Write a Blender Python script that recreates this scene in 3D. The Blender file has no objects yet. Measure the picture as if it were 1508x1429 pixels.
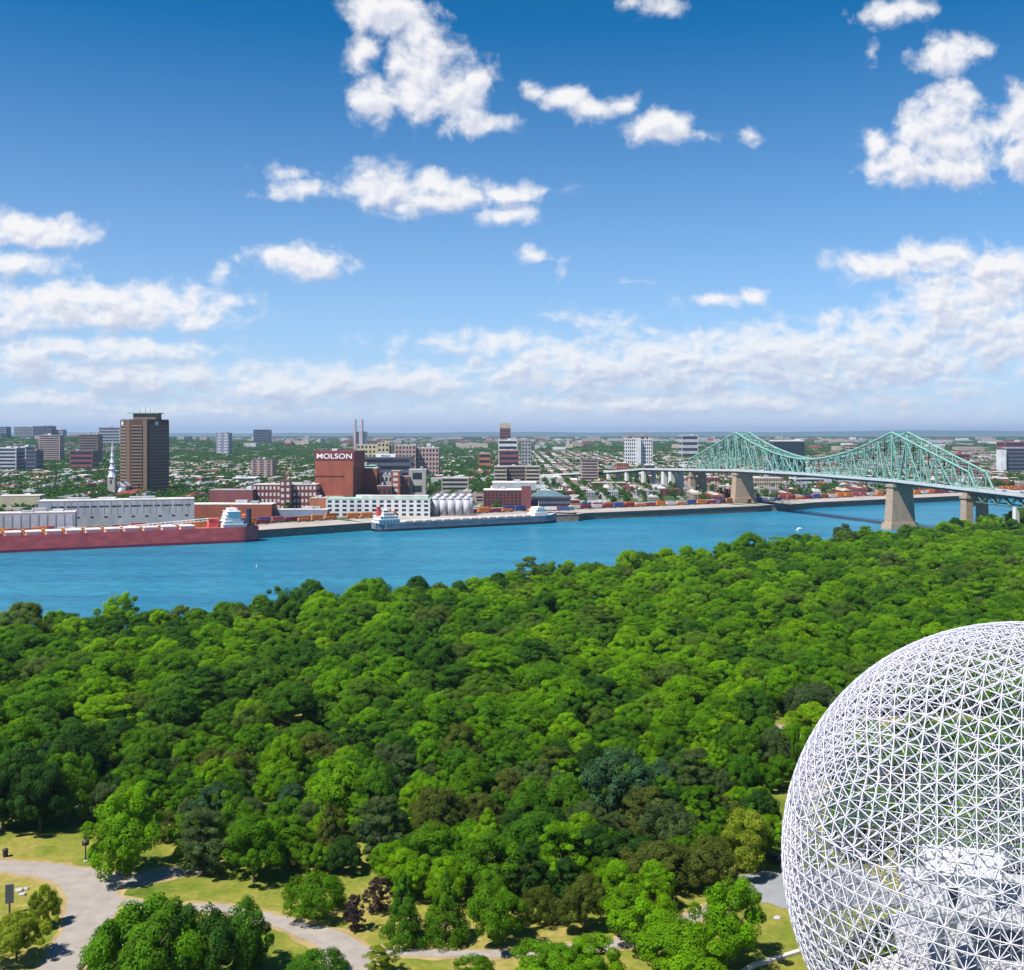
import bpy, math, random
import numpy as np
from mathutils import Vector, Matrix, noise as mnoise

# ------------------------------------------------------------------ camera, sky, sun, exposure
SC = bpy.context.scene
COL = SC.collection
F, CX, HY, CAMZ = 1612.0, 754.0, 637.0, 104.0       # focal length and horizon in photograph pixels, eye height in metres
cam_data = bpy.data.cameras.new('camera')
cam = bpy.data.objects.new('camera', cam_data)
COL.objects.link(cam)
cam.location = (0, 0, CAMZ)
cam.rotation_euler = (math.radians(90), 0, 0)
cam_data.sensor_width = 36.0
cam_data.lens = F / 1508.0 * 36.0
cam_data.shift_y = -(714.5 - HY) / 1508.0
cam_data.clip_start = 1.0
cam_data.clip_end = 80000.0
SC.camera = cam

SUN_H = Vector((-0.78, -0.62)).normalized()
SUN_EL = math.radians(58)
SUN = Vector((SUN_H.x * math.cos(SUN_EL), SUN_H.y * math.cos(SUN_EL), math.sin(SUN_EL)))
sun_data = bpy.data.lights.new('sun', 'SUN')
sun_data.energy = 4.5
sun_data.angle = math.radians(0.5)
sun_data.color = (1.0, 0.955, 0.89)
sun = bpy.data.objects.new('sun', sun_data)
COL.objects.link(sun)
sun.rotation_euler = SUN.to_track_quat('Z', 'Y').to_euler()
sun.location = (0, 0, 600)

SC.view_settings.view_transform = 'Standard'
SC.view_settings.look = 'None'
SC.view_settings.gamma = 1.0
SC.view_settings.use_curve_mapping = False
SC.view_settings.exposure = 0.85
cy = SC.cycles
cy.max_bounces = 6
cy.diffuse_bounces = 3
cy.glossy_bounces = 2
cy.transmission_bounces = 3
cy.transparent_max_bounces = 8
cy.volume_bounces = 0
cy.use_denoising = True
cy.caustics_reflective = False
cy.caustics_refractive = False
cy.sample_clamp_indirect = 4.0

SKY_STRENGTH = 0.060
CLOUDS = [  # centre x, y, half sizes and density of the cloud masses, in photograph pixels at the focal length above
    (560,20,52,46,.9),(532,75,26,40,.7),(618,80,50,62,1),(548,150,34,40,.9),(625,140,66,46,1),(685,140,48,52,1),(695,182,62,20,.8),(738,180,24,14,.6),(590,30,40,34,.9),
    (790,138,24,16,.7),(830,148,40,18,.9),(868,164,40,18,.9),(915,154,26,16,.9),(968,186,54,26,1.1),(1035,198,26,8,.6),(1103,202,18,14,.7),
    (978,6,30,22,.8),(935,2,30,9,.6),(1300,24,44,20,.8),(1340,16,30,16,.7),(1395,84,50,28,.9),(1378,62,24,14,.7),(1285,80,7,14,.4),(1446,70,20,18,.6),
    (1402,150,38,34,1.1),(1385,200,64,48,1.2),(1335,240,62,34,1.1),(1412,240,54,36,1.1),(1290,214,28,26,.8),(1508,176,40,52,1),(1478,192,36,18,.7),(1505,235,30,34,.8),
    (425,258,50,9,.5),(446,284,56,13,.9),(560,272,56,32,1.1),(640,284,80,30,1.1),(740,286,74,16,.9),(800,286,40,9,.5),(742,316,52,17,1),(600,306,58,16,.8),
    (440,386,68,24,1.1),(326,404,18,12,.7),(352,385,10,7,.5),
    (60,345,82,24,1),(0,338,46,24,.9),(20,388,66,20,.9),(115,392,16,9,.4),
    (150,452,190,36,1.1),(0,462,100,40,1),(290,468,66,16,1),
    (150,512,176,24,.9),(0,530,130,36,.9),(200,552,230,30,.8),(420,570,190,28,.8),(60,588,220,22,.65),
    (650,500,90,14,.65),(740,508,100,20,.7),(850,545,190,42,.95),(1000,540,190,50,.95),(1150,535,200,58,.95),(1300,530,180,66,.9),(560,560,210,28,.75),(1000,592,480,24,.75),(300,600,340,18,.65),
    (1420,450,110,66,.95),(1285,392,72,22,.95),(1385,378,66,28,1),(1475,398,70,34,1),(1490,500,130,60,.85),
    (1056,440,58,12,.8),(1110,438,24,14,.8),(785,374,26,12,.8),(828,392,10,10,.35),(935,417,34,4,.5),(890,480,60,20,.5),(826,466,28,14,.5),
]

def build_world():
    w = bpy.data.worlds.new('World')
    SC.world = w
    w.use_nodes = True
    nt = w.node_tree
    N, L = nt.nodes, nt.links
    N.clear()
    out = N.new('ShaderNodeOutputWorld')
    sky = N.new('ShaderNodeTexSky')
    sky.sky_type = 'NISHITA'
    sky.sun_disc = False
    sky.sun_elevation = SUN_EL
    sky.sun_rotation = math.atan2(SUN.x, SUN.y)
    sky.altitude = 100
    sky.air_density = 0.7
    sky.dust_density = 0.0
    sky.ozone_density = 6.0
    def math_(op, a, b=None, c=None, clamp=False):
        n = N.new('ShaderNodeMath'); n.operation = op; n.use_clamp = clamp
        for i, v in enumerate((a, b, c)):
            if v is None: continue
            if isinstance(v, (int, float)): n.inputs[i].default_value = v
            else: L.new(v, n.inputs[i])
        return n.outputs[0]

    def vec(op, a, b=None, c=None):
        n = N.new('ShaderNodeVectorMath'); n.operation = op
        for i, v in enumerate((a, b, c)):
            if v is None: continue
            if isinstance(v, (tuple, list)): n.inputs[i].default_value = v
            else: L.new(v, n.inputs[i])
        return n.outputs['Value'] if op in ('LENGTH', 'DOT_PRODUCT') else n.outputs[0]

    def smooth(v, lo, hi, t0=0.0, t1=1.0):
        n = N.new('ShaderNodeMapRange'); n.interpolation_type = 'SMOOTHSTEP'
        L.new(v, n.inputs[0])
        for i, q in enumerate((lo, hi, t0, t1)): n.inputs[1 + i].default_value = q
        return n.outputs[0]

    tc = N.new('ShaderNodeTexCoord')
    sep = N.new('ShaderNodeSeparateXYZ')
    L.new(tc.outputs['Generated'], sep.inputs[0])
    # the open sky, deepened, under a pale veil of humid air that thickens towards the horizon
    gam = N.new('ShaderNodeGamma'); gam.inputs[1].default_value = 1.2
    L.new(sky.outputs[0], gam.inputs[0])
    deep = vec('MULTIPLY', gam.outputs[0], (0.12, 0.88, 0.98))
    el = math_('MAXIMUM', sep.outputs[2], 0.0)
    veil = math_('DIVIDE', math_('SUBTRACT', math_('POWER', 2.71828, math_('MULTIPLY', el, -5.2)), 0.165), 0.835, clamp=True)
    mv = N.new('ShaderNodeMix'); mv.data_type = 'RGBA'
    L.new(veil, mv.inputs[0]); L.new(deep, mv.inputs[6]); mv.inputs[7].default_value = (5.9, 6.3, 7.9, 1)
    bg = N.new('ShaderNodeBackground')
    bg.inputs['Strength'].default_value = SKY_STRENGTH
    L.new(mv.outputs[2], bg.inputs['Color'])
    yy = math_('MAXIMUM', sep.outputs[1], 0.08)
    u = math_('DIVIDE', sep.outputs[0], yy)
    v = math_('DIVIDE', sep.outputs[2], yy)
    front = smooth(sep.outputs[1], 0.1, 0.35)
    comb = N.new('ShaderNodeCombineXYZ')
    L.new(u, comb.inputs[0]); L.new(v, comb.inputs[1])
    p = comb.outputs[0]

    def noise(vector, scale, detail, rough, lac=2.0):
        n = N.new('ShaderNodeTexNoise')
        n.inputs['Scale'].default_value = scale
        n.inputs['Detail'].default_value = detail
        n.inputs['Roughness'].default_value = rough
        n.inputs['Lacunarity'].default_value = lac
        L.new(vector, n.inputs['Vector'])
        return n
    # clouds far off lie flatter: squeeze the noise upright towards the horizon
    comb2 = N.new('ShaderNodeCombineXYZ')
    v2 = math_('MULTIPLY', math_('POWER', math_('MAXIMUM', math_('ADD', v, 0.03), 0.001), 0.7), 1.05)
    L.new(u, comb2.inputs[0]); L.new(v2, comb2.inputs[1])
    q = comb2.outputs[0]
    warp = noise(q, 15.0, 5, 0.55)
    off = vec('MULTIPLY', vec('SUBTRACT', warp.outputs['Color'], (0.5, 0.5, 0.5)), (0.034, 0.022, 0.0))
    fb = noise(vec('ADD', q, off), 40.0, 7, 0.57).outputs[0]
    fb2 = noise(vec('ADD', vec('ADD', q, off), (-0.0035, 0.006, 0.0)), 40.0, 4, 0.52).outputs[0]

    def field(pp):
        run = None
        for (x, y, a, b, k) in CLOUDS:
            c = ((x - CX) / F, (HY - y) / F)
            r = (a * 1.25 / F, b * 1.25 / F)
            d = vec('LENGTH', vec('MULTIPLY_ADD', pp, (1 / r[0], 1 / r[1], 0.0), (-c[0] / r[0], -c[1] / r[1], 0.0)))
            k2 = k * min(1.0, .45 + min(a, b) / 50)
            d = math_('MULTIPLY_ADD', d, -k2, k2)
            run = d if run is None else math_('SMOOTH_MAX', run, d, 0.10)
        return run
    pw = vec('ADD', p, off)
    f1 = field(pw)
    f2 = field(vec('ADD', pw, (-0.005, 0.012, 0.0)))
    low = smooth(v, 0.13, 0.03)                                   # 1 towards the horizon
    d1 = math_('ADD', math_('MINIMUM', f1, 0.6), math_('MULTIPLY', math_('SUBTRACT', fb, 0.52), 1.75))
    d2 = math_('ADD', math_('MINIMUM', f2, 0.6), math_('MULTIPLY', math_('SUBTRACT', fb2, 0.52), 1.75))
    alpha = smooth(d1, -0.10, 0.66)
    alpha = math_('MULTIPLY', alpha, front)
    alpha = math_('MULTIPLY', alpha, math_('SUBTRACT', 0.98, math_('MULTIPLY', low, 0.18)))
    relief = math_('MULTIPLY', math_('SUBTRACT', d2, d1), 0.9)
    shade = math_('ADD', math_('MULTIPLY', smooth(d2, 0.15, 0.95), 0.60), relief)
    shade = math_('ADD', shade, math_('MULTIPLY', low, 0.28), clamp=True)
    mixc = N.new('ShaderNodeMix'); mixc.data_type = 'RGBA'
    L.new(shade, mixc.inputs[0])
    mixc.inputs[6].default_value = (0.99, 0.985, 1.0, 1)
    mixc.inputs[7].default_value = (0.58, 0.63, 0.80, 1)
    bgc = N.new('ShaderNodeBackground')
    L.new(mixc.outputs[2], bgc.inputs['Color'])
    bgc.inputs['Strength'].default_value = 0.535
    mix = N.new('ShaderNodeMixShader')
    L.new(alpha, mix.inputs[0]); L.new(bg.outputs[0], mix.inputs[1]); L.new(bgc.outputs[0], mix.inputs[2])
    L.new(mix.outputs[0], out.inputs['Surface'])
    w.cycles.sampling_method = 'MANUAL'
    w.cycles.sample_map_resolution = 512
build_world()

# ------------------------------------------------------------------ helpers
RNG = random.Random(7)
NP = np.random.default_rng(11)

def PX(x, D): return (x - CX) / F * D
def ZY(y, D): return CAMZ - (y - HY) * D / F
def ground(x, y, z):                                              # the point of the level z that a photograph pixel looks at
    D = F * (CAMZ - z) / (y - HY)
    return Vector((PX(x, D), D, z))

def tag(o, label=None, cat=None, group=None, kind=None):
    if label: o['label'] = label
    if cat: o['category'] = cat
    if group: o['group'] = group
    if kind: o['kind'] = kind
    return o

def empty(name, loc, rz=0.0, parent=None):
    o = bpy.data.objects.new(name, None)
    COL.objects.link(o)
    o.location = loc
    o.rotation_euler = (0, 0, rz)
    o.empty_display_size = 2.0
    if parent: o.parent = parent
    return o

def link(name, me, mats, parent=None):
    if not isinstance(mats, (list, tuple)): mats = [mats]
    if not me.materials:
        for m in mats: me.materials.append(m)
    o = bpy.data.objects.new(name, me)
    COL.objects.link(o)
    if parent: o.parent = parent
    return o

def copy_tree(o, parent=None):
    c = o.copy()
    COL.objects.link(c)
    if parent: c.parent = parent
    for ch in list(o.children): copy_tree(ch, c)
    return c

class MB:
    def __init__(s): s.v, s.f, s.m = [], [], []
    def add(s, verts, faces, mi=0):
        b = len(s.v)
        s.v.extend([tuple(p) for p in verts])
        for fc in faces:
            s.f.append(tuple(i + b for i in fc)); s.m.append(mi)
    def box(s, x0, x1, y0, y1, z0, z1, mi=0):
        s.add([(x0,y0,z0),(x1,y0,z0),(x1,y1,z0),(x0,y1,z0),(x0,y0,z1),(x1,y0,z1),(x1,y1,z1),(x0,y1,z1)],
              [(0,3,2,1),(4,5,6,7),(0,1,5,4),(1,2,6,5),(2,3,7,6),(3,0,4,7)], mi)
    def prism(s, poly, z0, z1, mi=0, top=None, mi_top=None):
        n = len(poly)
        t = top or poly
        s.add([(x, y, z0) for x, y in poly] + [(x, y, z1) for x, y in t],
              [tuple(range(n - 1, -1, -1))] + [(i, (i + 1) % n, (i + 1) % n + n, i + n) for i in range(n)], mi)
        b = len(s.v) - n
        s.f.append(tuple(range(b, b + n))); s.m.append(mi if mi_top is None else mi_top)
    def tube(s, p, q, r0, r1=None, n=6, mi=0, caps=True):
        p, q = Vector(p), Vector(q)
        r1 = r0 if r1 is None else r1
        d = (q - p).normalized()
        a = d.cross(Vector((0, 0, 1)) if abs(d.z) < 0.95 else Vector((1, 0, 0))).normalized()
        b = d.cross(a)
        vs = []
        for c, r in ((p, r0), (q, r1)):
            for i in range(n):
                t = 2 * math.pi * i / n
                vs.append(c + a * (r * math.cos(t)) + b * (r * math.sin(t)))
        fs = [(i, (i + 1) % n, (i + 1) % n + n, i + n) for i in range(n)]
        if caps: fs += [tuple(range(n - 1, -1, -1)), tuple(range(n, 2 * n))]
        s.add(vs, fs, mi)
    def lathe(s, prof, cx=0, cy_=0, n=16, mi=0):
        vs, fs = [], []
        for (r, z) in prof:
            for i in range(n):
                t = 2 * math.pi * i / n
                vs.append((cx + r * math.cos(t), cy_ + r * math.sin(t), z))
        for k in range(len(prof) - 1):
            for i in range(n):
                j = (i + 1) % n
                fs.append((k*n+i, k*n+j, (k+1)*n+j, (k+1)*n+i))
        fs.append(tuple(range(n - 1, -1, -1)))
        fs.append(tuple((len(prof)-1)*n + i for i in range(n)))
        s.add(vs, fs, mi)
    def mesh(s, name, smooth=False):
        me = bpy.data.meshes.new(name)
        me.from_pydata(s.v, [], s.f)
        me.polygons.foreach_set('material_index', s.m)
        if smooth: me.polygons.foreach_set('use_smooth', [True] * len(s.f))
        me.update()
        return me
    def build(s, name, mats, parent=None, smooth=False):
        return link(name, s.mesh(name, smooth), mats, parent)

def np_mesh(name, V, Q, smooth=False):
    """Mesh from an (n,3) array and an (m,4) or (m,3) array of faces."""
    me = bpy.data.meshes.new(name)
    k = Q.shape[1]
    me.vertices.add(len(V)); me.vertices.foreach_set('co', V.astype(np.float32).ravel())
    me.loops.add(Q.size); me.loops.foreach_set('vertex_index', Q.astype(np.int32).ravel())
    me.polygons.add(len(Q))
    me.polygons.foreach_set('loop_start', np.arange(0, Q.size, k, dtype=np.int32))
    if smooth: me.polygons.foreach_set('use_smooth', np.ones(len(Q), dtype=bool))
    me.update(calc_edges=True)
    me.validate()
    return me

def struts(P, Qe, r, n=4):
    """Vertices and quads of square bars from each P[i] to Qe[i]."""
    d = Qe - P
    d /= np.linalg.norm(d, axis=1)[:, None] + 1e-9
    ref = np.where(np.abs(d[:, 2:3]) < 0.9, np.array([[0, 0, 1.0]]), np.array([[1.0, 0, 0]]))
    a = np.cross(d, ref); a /= np.linalg.norm(a, axis=1)[:, None] + 1e-9
    b = np.cross(d, a)
    rings = []
    for c in (P, Qe):
        for i in range(n):
            t = 2 * math.pi * (i + 0.5) / n
            rings.append(c + a * (r * math.cos(t)) + b * (r * math.sin(t)))
    V = np.stack(rings, axis=1).reshape(-1, 3)
    base = (np.arange(len(P)) * 2 * n)[:, None]
    Q = np.concatenate([base + np.array([[i, (i + 1) % n, (i + 1) % n + n, i + n]]) for i in range(n)], axis=0)
    return V, Q

# ------------------------------------------------------------------ materials
MATS = {}
def mat(name, col, rough=0.7, vary=0.12, scale=0.3, metal=0.0, bump=0.0, spec=0.3, stretch=(1, 1, 1), col2=None, detail=6):
    """Principled surface whose colour wanders with a noise in object space."""
    if name in MATS: return MATS[name]
    m = bpy.data.materials.new(name); m.use_nodes = True
    nt = m.node_tree; N, L = nt.nodes, nt.links
    b = N['Principled BSDF']
    b.inputs['Roughness'].default_value = rough
    b.inputs['Metallic'].default_value = metal
    b.inputs['Specular IOR Level'].default_value = spec
    tc = N.new('ShaderNodeTexCoord'); mp = N.new('ShaderNodeMapping'); nz = N.new('ShaderNodeTexNoise')
    mp.inputs['Scale'].default_value = stretch
    nz.inputs['Scale'].default_value = scale; nz.inputs['Detail'].default_value = detail; nz.inputs['Roughness'].default_value = 0.6
    L.new(tc.outputs['Object'], mp.inputs[0]); L.new(mp.outputs[0], nz.inputs['Vector'])
    rp = N.new('ShaderNodeValToRGB')
    lo = tuple(max(c * (1 - vary), 0) for c in col) if col2 is None else col
    hi = tuple(min(c * (1 + vary), 1) for c in col) if col2 is None else col2
    rp.color_ramp.elements[0].position = 0.32; rp.color_ramp.elements[1].position = 0.68
    rp.color_ramp.elements[0].color = (*lo, 1); rp.color_ramp.elements[1].color = (*hi, 1)
    L.new(nz.outputs[0], rp.inputs[0]); L.new(rp.outputs[0], b.inputs['Base Color'])
    if bump:
        bp = N.new('ShaderNodeBump'); bp.inputs['Strength'].default_value = bump
        L.new(nz.outputs[0], bp.inputs['Height']); L.new(bp.outputs[0], b.inputs['Normal'])
    MATS[name] = m
    return m

def foliage(name, cols, trans=0.42, var=0.40):
    """Leaves: a diffuse and a translucent half; colour differs by tree and clump, the clumps also painting in dark pockets and highlights."""
    m = bpy.data.materials.new(name); m.use_nodes = True
    nt = m.node_tree; N, L = nt.nodes, nt.links
    N.clear()
    out = N.new('ShaderNodeOutputMaterial')
    oi = N.new('ShaderNodeObjectInfo')
    rp = N.new('ShaderNodeValToRGB')
    els = rp.color_ramp.elements
    while len(els) < len(cols): els.new(0.5)
    for i, c in enumerate(cols):
        els[i].position = i / max(len(cols) - 1, 1); els[i].color = (*c, 1)
    L.new(oi.outputs['Random'], rp.inputs[0])
    at = N.new('ShaderNodeAttribute'); at.attribute_name = 'tint'
    mp = N.new('ShaderNodeMapRange'); L.new(at.outputs['Fac'], mp.inputs[0])
    mp.inputs[3].default_value = 1 - var; mp.inputs[4].default_value = 1 + var  # clump tone: leaf variety plus painted pockets of shade and highlight
    mul = N.new('ShaderNodeVectorMath'); mul.operation = 'SCALE'
    L.new(rp.outputs[0], mul.inputs[0]); L.new(mp.outputs[0], mul.inputs['Scale'])
    pr = N.new('ShaderNodeBsdfPrincipled'); pr.inputs['Roughness'].default_value = 0.7; pr.inputs['Specular IOR Level'].default_value = 0.08
    tr = N.new('ShaderNodeBsdfTranslucent')
    hs = N.new('ShaderNodeHueSaturation'); hs.inputs['Hue'].default_value = 0.485; hs.inputs['Value'].default_value = 2.1; hs.inputs['Saturation'].default_value = 1.1
    L.new(mul.outputs[0], pr.inputs['Base Color']); L.new(mul.outputs[0], hs.inputs['Color']); L.new(hs.outputs[0], tr.inputs[0])
    mx = N.new('ShaderNodeMixShader'); mx.inputs[0].default_value = trans + .05
    L.new(pr.outputs[0], mx.inputs[1]); L.new(tr.outputs[0], mx.inputs[2]); L.new(mx.outputs[0], out.inputs[0])
    MATS[name] = m
    return m

# ------------------------------------------------------------------ ground, water, far bank
QUAY = [(-2600,-560),(-700,842),(-470,956),(-262,1060),(-246,1076),(-154,1160),(45,1279),(78,1283),(86,1302),(120,1320),(322,1430),(338,1446),(364,1452),(417,1502),(536,1574),(684,1660),(900,1790),(1400,2050),(4000,3400)]
SHORE = [(-1500,-300),(-600,300),(-225,492),(-130,545),(-42,604),(114,757),(233,856),(345,946),(440,1030),(524,1131),(700,1330),(1500,2100)]
QX, QY_ = [a for a, b in QUAY], [b for a, b in QUAY]
SX, SY_ = [a for a, b in SHORE], [b for a, b in SHORE]
def yq(x): return float(np.interp(x, QX, QY_))
def ysh(x): return float(np.interp(x, SX, SY_))
def city_z(x, y):
    t = y - yq(x)
    hill = 44 * math.exp(-((x + 2350) / 1150) ** 2 - ((y - 5300) / 1250) ** 2)
    return float(np.interp(t, [0, 95, 130, 200, 500, 1500, 4000, 9000, 40000], [8.0, 8.0, 9.0, 13, 15, 18, 26, 34, 34])) + hill
GZ = 11.0
def isle_z(x, y):
    t = ysh(x) - y
    z = float(np.interp(t, [-6, 0, 6, 30], [-1.5, 0.3, 5.5, GZ]))
    if t > 30:
        far = max(0.0, (y - 480) / 500.0)
        z -= 2.0 * min(far, 1.0) * min((t - 30) / 60, 1)
    return z

def ground_mat(name, stops, scale, detail=8, rough=0.95, scale2=None):
    m = bpy.data.materials.new(name); m.use_nodes = True
    nt = m.node_tree; N, L = nt.nodes, nt.links
    b = N['Principled BSDF']; b.inputs['Roughness'].default_value = rough; b.inputs['Specular IOR Level'].default_value = 0.1
    tc = N.new('ShaderNodeTexCoord'); nz = N.new('ShaderNodeTexNoise')
    nz.inputs['Scale'].default_value = scale; nz.inputs['Detail'].default_value = detail; nz.inputs['Roughness'].default_value = 0.65
    L.new(tc.outputs['Object'], nz.inputs['Vector'])
    rp = N.new('ShaderNodeValToRGB'); els = rp.color_ramp.elements
    while len(els) < len(stops): els.new(0.5)
    for i, (p, c) in enumerate(stops):
        els[i].position = p; els[i].color = (*c, 1)
    L.new(nz.outputs[0], rp.inputs[0])
    n2 = N.new('ShaderNodeTexNoise'); n2.inputs['Scale'].default_value = scale2 or scale * 14; n2.inputs['Detail'].default_value = 4
    L.new(tc.outputs['Object'], n2.inputs['Vector'])
    mp = N.new('ShaderNodeMapRange'); L.new(n2.outputs[0], mp.inputs[0]); mp.inputs[3].default_value = 0.6; mp.inputs[4].default_value = 1.4
    sc = N.new('ShaderNodeVectorMath'); sc.operation = 'SCALE'
    L.new(rp.outputs[0], sc.inputs[0]); L.new(mp.outputs[0], sc.inputs['Scale'])
    L.new(sc.outputs[0], b.inputs['Base Color'])
    MATS[name] = m
    return m

def build_land():
    # far bank: fan of columns from the quay edge out to the horizon
    m_city = ground_mat('city ground', [(0.30, (0.03, 0.06, 0.02)), (0.52, (0.05, 0.085, 0.03)), (0.58, (0.18, 0.17, 0.15)), (0.70, (0.30, 0.27, 0.23))], 0.02, 8)
    us = np.linspace(-1.0, 1.0, 161)
    ts = [0, 30, 70, 95, 112, 130, 150, 190, 260, 350, 500, 700, 1000, 1500, 2100, 2600, 3000, 3500, 4000, 4600, 5300, 6000, 7000, 9000, 14000, 20000, 27000, 36000]
    V = []
    for u in us:
        lo, hi = 100.0, 6000.0                                   # where the ray (u*y, y) meets the quay
        for _ in range(50):
            md = (lo + hi) / 2
            if md < yq(u * md): lo = md
            else: hi = md
        y0 = hi
        for t in ts:
            y = y0 + t
            V.append((u * y, y, city_z(u * y, y) if t > 0 else 8.0))
    nt_ = len(ts)
    Q = [(i*nt_+j, (i+1)*nt_+j, (i+1)*nt_+j+1, i*nt_+j+1) for i in range(len(us)-1) for j in range(nt_-1)]
    o = link('ground', np_mesh('ground', np.array(V), np.array(Q)), m_city)
    tag(o, kind='structure')
    # quay: stone wall with a concrete apron along its top
    m_wall = mat('quay stone', (0.17, 0.13, 0.105), 0.9, 0.4, 0.25, stretch=(1, 1, 2.5))
    m_apron = mat('quay concrete', (0.34, 0.30, 0.27), 0.9, 0.18, 0.06)
    w, ap, yd = MB(), MB(), MB()
    pts = [(x, y) for x, y in QUAY if -900 < x < 2000]
    # subdivide
    fine = []
    for (a, b), (c, d) in zip(pts, pts[1:]):
        n = max(1, int(math.hypot(c - a, d - b) / 40))
        fine += [(a + (c - a) * i / n, b + (d - b) * i / n) for i in range(n)]
    fine.append(pts[-1])
    for (a, b), (c, d) in zip(fine, fine[1:]):
        dx, dy = c - a, d - b
        l = math.hypot(dx, dy); nx, ny = -dy / l, dx / l
        yd.add([(a + nx*52.5, b + ny*52.5, 8.04), (c + nx*52.5, d + ny*52.5, 8.04), (c + nx*79, d + ny*79, 8.08), (a + nx*79, b + ny*79, 8.08)], [(0, 1, 2, 3)])
        w.add([(a, b, -4), (c, d, -4), (c, d, 8.2), (a, b, 8.2)], [(0, 1, 2, 3)])
        w.add([(a - nx*.5, b - ny*.5, 7.1), (c - nx*.5, d - ny*.5, 7.1), (c - nx*.5, d - ny*.5, 8.22), (a - nx*.5, b - ny*.5, 8.22), (c, d, 8.22), (a, b, 8.22)], [(0, 1, 2, 3), (3, 2, 4, 5)])
        ap.add([(a, b, 8.05), (c, d, 8.05), (c + nx*52, d + ny*52, 8.05), (a + nx*52, b + ny*52, 8.05)], [(0, 1, 2, 3)])
    tag(w.build('quay_wall', m_wall), 'brown stone quay wall along the far bank of the river', 'quay wall')
    tag(ap.build('quay_pavement', m_apron), kind='structure')
    tag(yd.build('ground', mat('rail yard gravel', (0.27, 0.23, 0.20), 0.95, 0.3, 0.05)), kind='structure')
    # water
    m = bpy.data.materials.new('river water'); m.use_nodes = True
    nt = m.node_tree; N, L = nt.nodes, nt.links
    b = N['Principled BSDF']
    b.inputs['Roughness'].default_value = 0.28; b.inputs['IOR'].default_value = 1.33; b.inputs['Specular IOR Level'].default_value = 0.25
    tc = N.new('ShaderNodeTexCoord')
    big = N.new('ShaderNodeTexNoise'); big.inputs['Scale'].default_value = 0.012; big.inputs['Detail'].default_value = 12; big.inputs['Roughness'].default_value = 0.72
    mpg = N.new('ShaderNodeMapping'); mpg.inputs['Rotation'].default_value = (0, 0, math.radians(-33)); mpg.inputs['Scale'].default_value = (0.35, 1.6, 1)
    L.new(tc.outputs['Object'], mpg.inputs[0]); L.new(mpg.outputs[0], big.inputs['Vector'])
    rp = N.new('ShaderNodeValToRGB')
    rp.color_ramp.elements[0].position = 0.30; rp.color_ramp.elements[0].color = (0.004, 0.100, 0.200, 1)
    rp.color_ramp.elements[1].position = 0.70; rp.color_ramp.elements[1].color = (0.025, 0.215, 0.31, 1)
    L.new(big.outputs[0], rp.inputs[0])
    rip = N.new('ShaderNodeTexNoise'); rip.inputs['Scale'].default_value = 0.14; rip.inputs['Detail'].default_value = 6; rip.inputs['Roughness'].default_value = 0.7
    mpr = N.new('ShaderNodeMapping'); mpr.inputs['Rotation'].default_value = (0, 0, math.radians(12)); mpr.inputs['Scale'].default_value = (0.6, 0.9, 1)
    L.new(tc.outputs['Object'], mpr.inputs[0]); L.new(mpr.outputs[0], rip.inputs['Vector'])
    rr = N.new('ShaderNodeMapRange'); L.new(rip.outputs[0], rr.inputs[0]); rr.inputs[1].default_value = .3; rr.inputs[2].default_value = .7; rr.inputs[3].default_value = .62; rr.inputs[4].default_value = 1.38  # light and dark of the ripples painted into the water colour
    sc = N.new('ShaderNodeVectorMath'); sc.operation = 'SCALE'; L.new(rp.outputs[0], sc.inputs[0]); L.new(rr.outputs[0], sc.inputs['Scale'])
    cap = N.new('ShaderNodeMapRange'); L.new(rip.outputs[0], cap.inputs[0]); cap.inputs[1].default_value = .79; cap.inputs[2].default_value = .82
    mxc = N.new('ShaderNodeMix'); mxc.data_type = 'RGBA'; L.new(cap.outputs[0], mxc.inputs[0]); L.new(sc.outputs[0], mxc.inputs[6]); mxc.inputs[7].default_value = (.55, .60, .62, 1)
    L.new(mxc.outputs[2], b.inputs['Base Color'])
    w1 = N.new('ShaderNodeTexNoise'); w1.inputs['Scale'].default_value = 0.22; w1.inputs['Detail'].default_value = 6; w1.inputs['Roughness'].default_value = 0.65
    mp1 = N.new('ShaderNodeMapping'); mp1.inputs['Rotation'].default_value = (0, 0, math.radians(25)); mp1.inputs['Scale'].default_value = (0.55, 1.4, 1)
    L.new(tc.outputs['Object'], mp1.inputs[0]); L.new(mp1.outputs[0], w1.inputs['Vector'])
    bp = N.new('ShaderNodeBump'); bp.inputs['Strength'].default_value = 0.9; bp.inputs['Distance'].default_value = 2.2
    L.new(w1.outputs[0], bp.inputs['Height']); L.new(bp.outputs[0], b.inputs['Normal'])
    wt = MB(); wt.add([(-9000, -900, 0), (9000, -900, 0), (9000, 9000, 0), (-9000, 9000, 0)], [(0, 1, 2, 3)])
    tag(wt.build('water', m), kind='structure')
    # island
    m_grass = ground_mat('park lawn', [(0.28, (0.05, 0.09, 0.008)), (0.44, (0.12, 0.155, 0.018)), (0.55, (0.20, 0.19, 0.035)), (0.70, (0.33, 0.25, 0.09))], 0.06, 7)
    xs = np.linspace(-900, 1100, 101)
    fr = np.concatenate([np.linspace(0, 0.86, 30), np.linspace(0.88, 1.0, 14)])
    V = []
    for x in xs:
        y1 = ysh(x) + 6
        y0 = min(-250, y1 - 100)
        for k in fr:
            y = y0 + (y1 - y0) * k
            V.append((x, y, isle_z(x, y)))
    n = len(fr)
    Q = [(i*n+j, (i+1)*n+j, (i+1)*n+j+1, i*n+j+1) for i in range(len(xs)-1) for j in range(n-1)]
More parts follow.
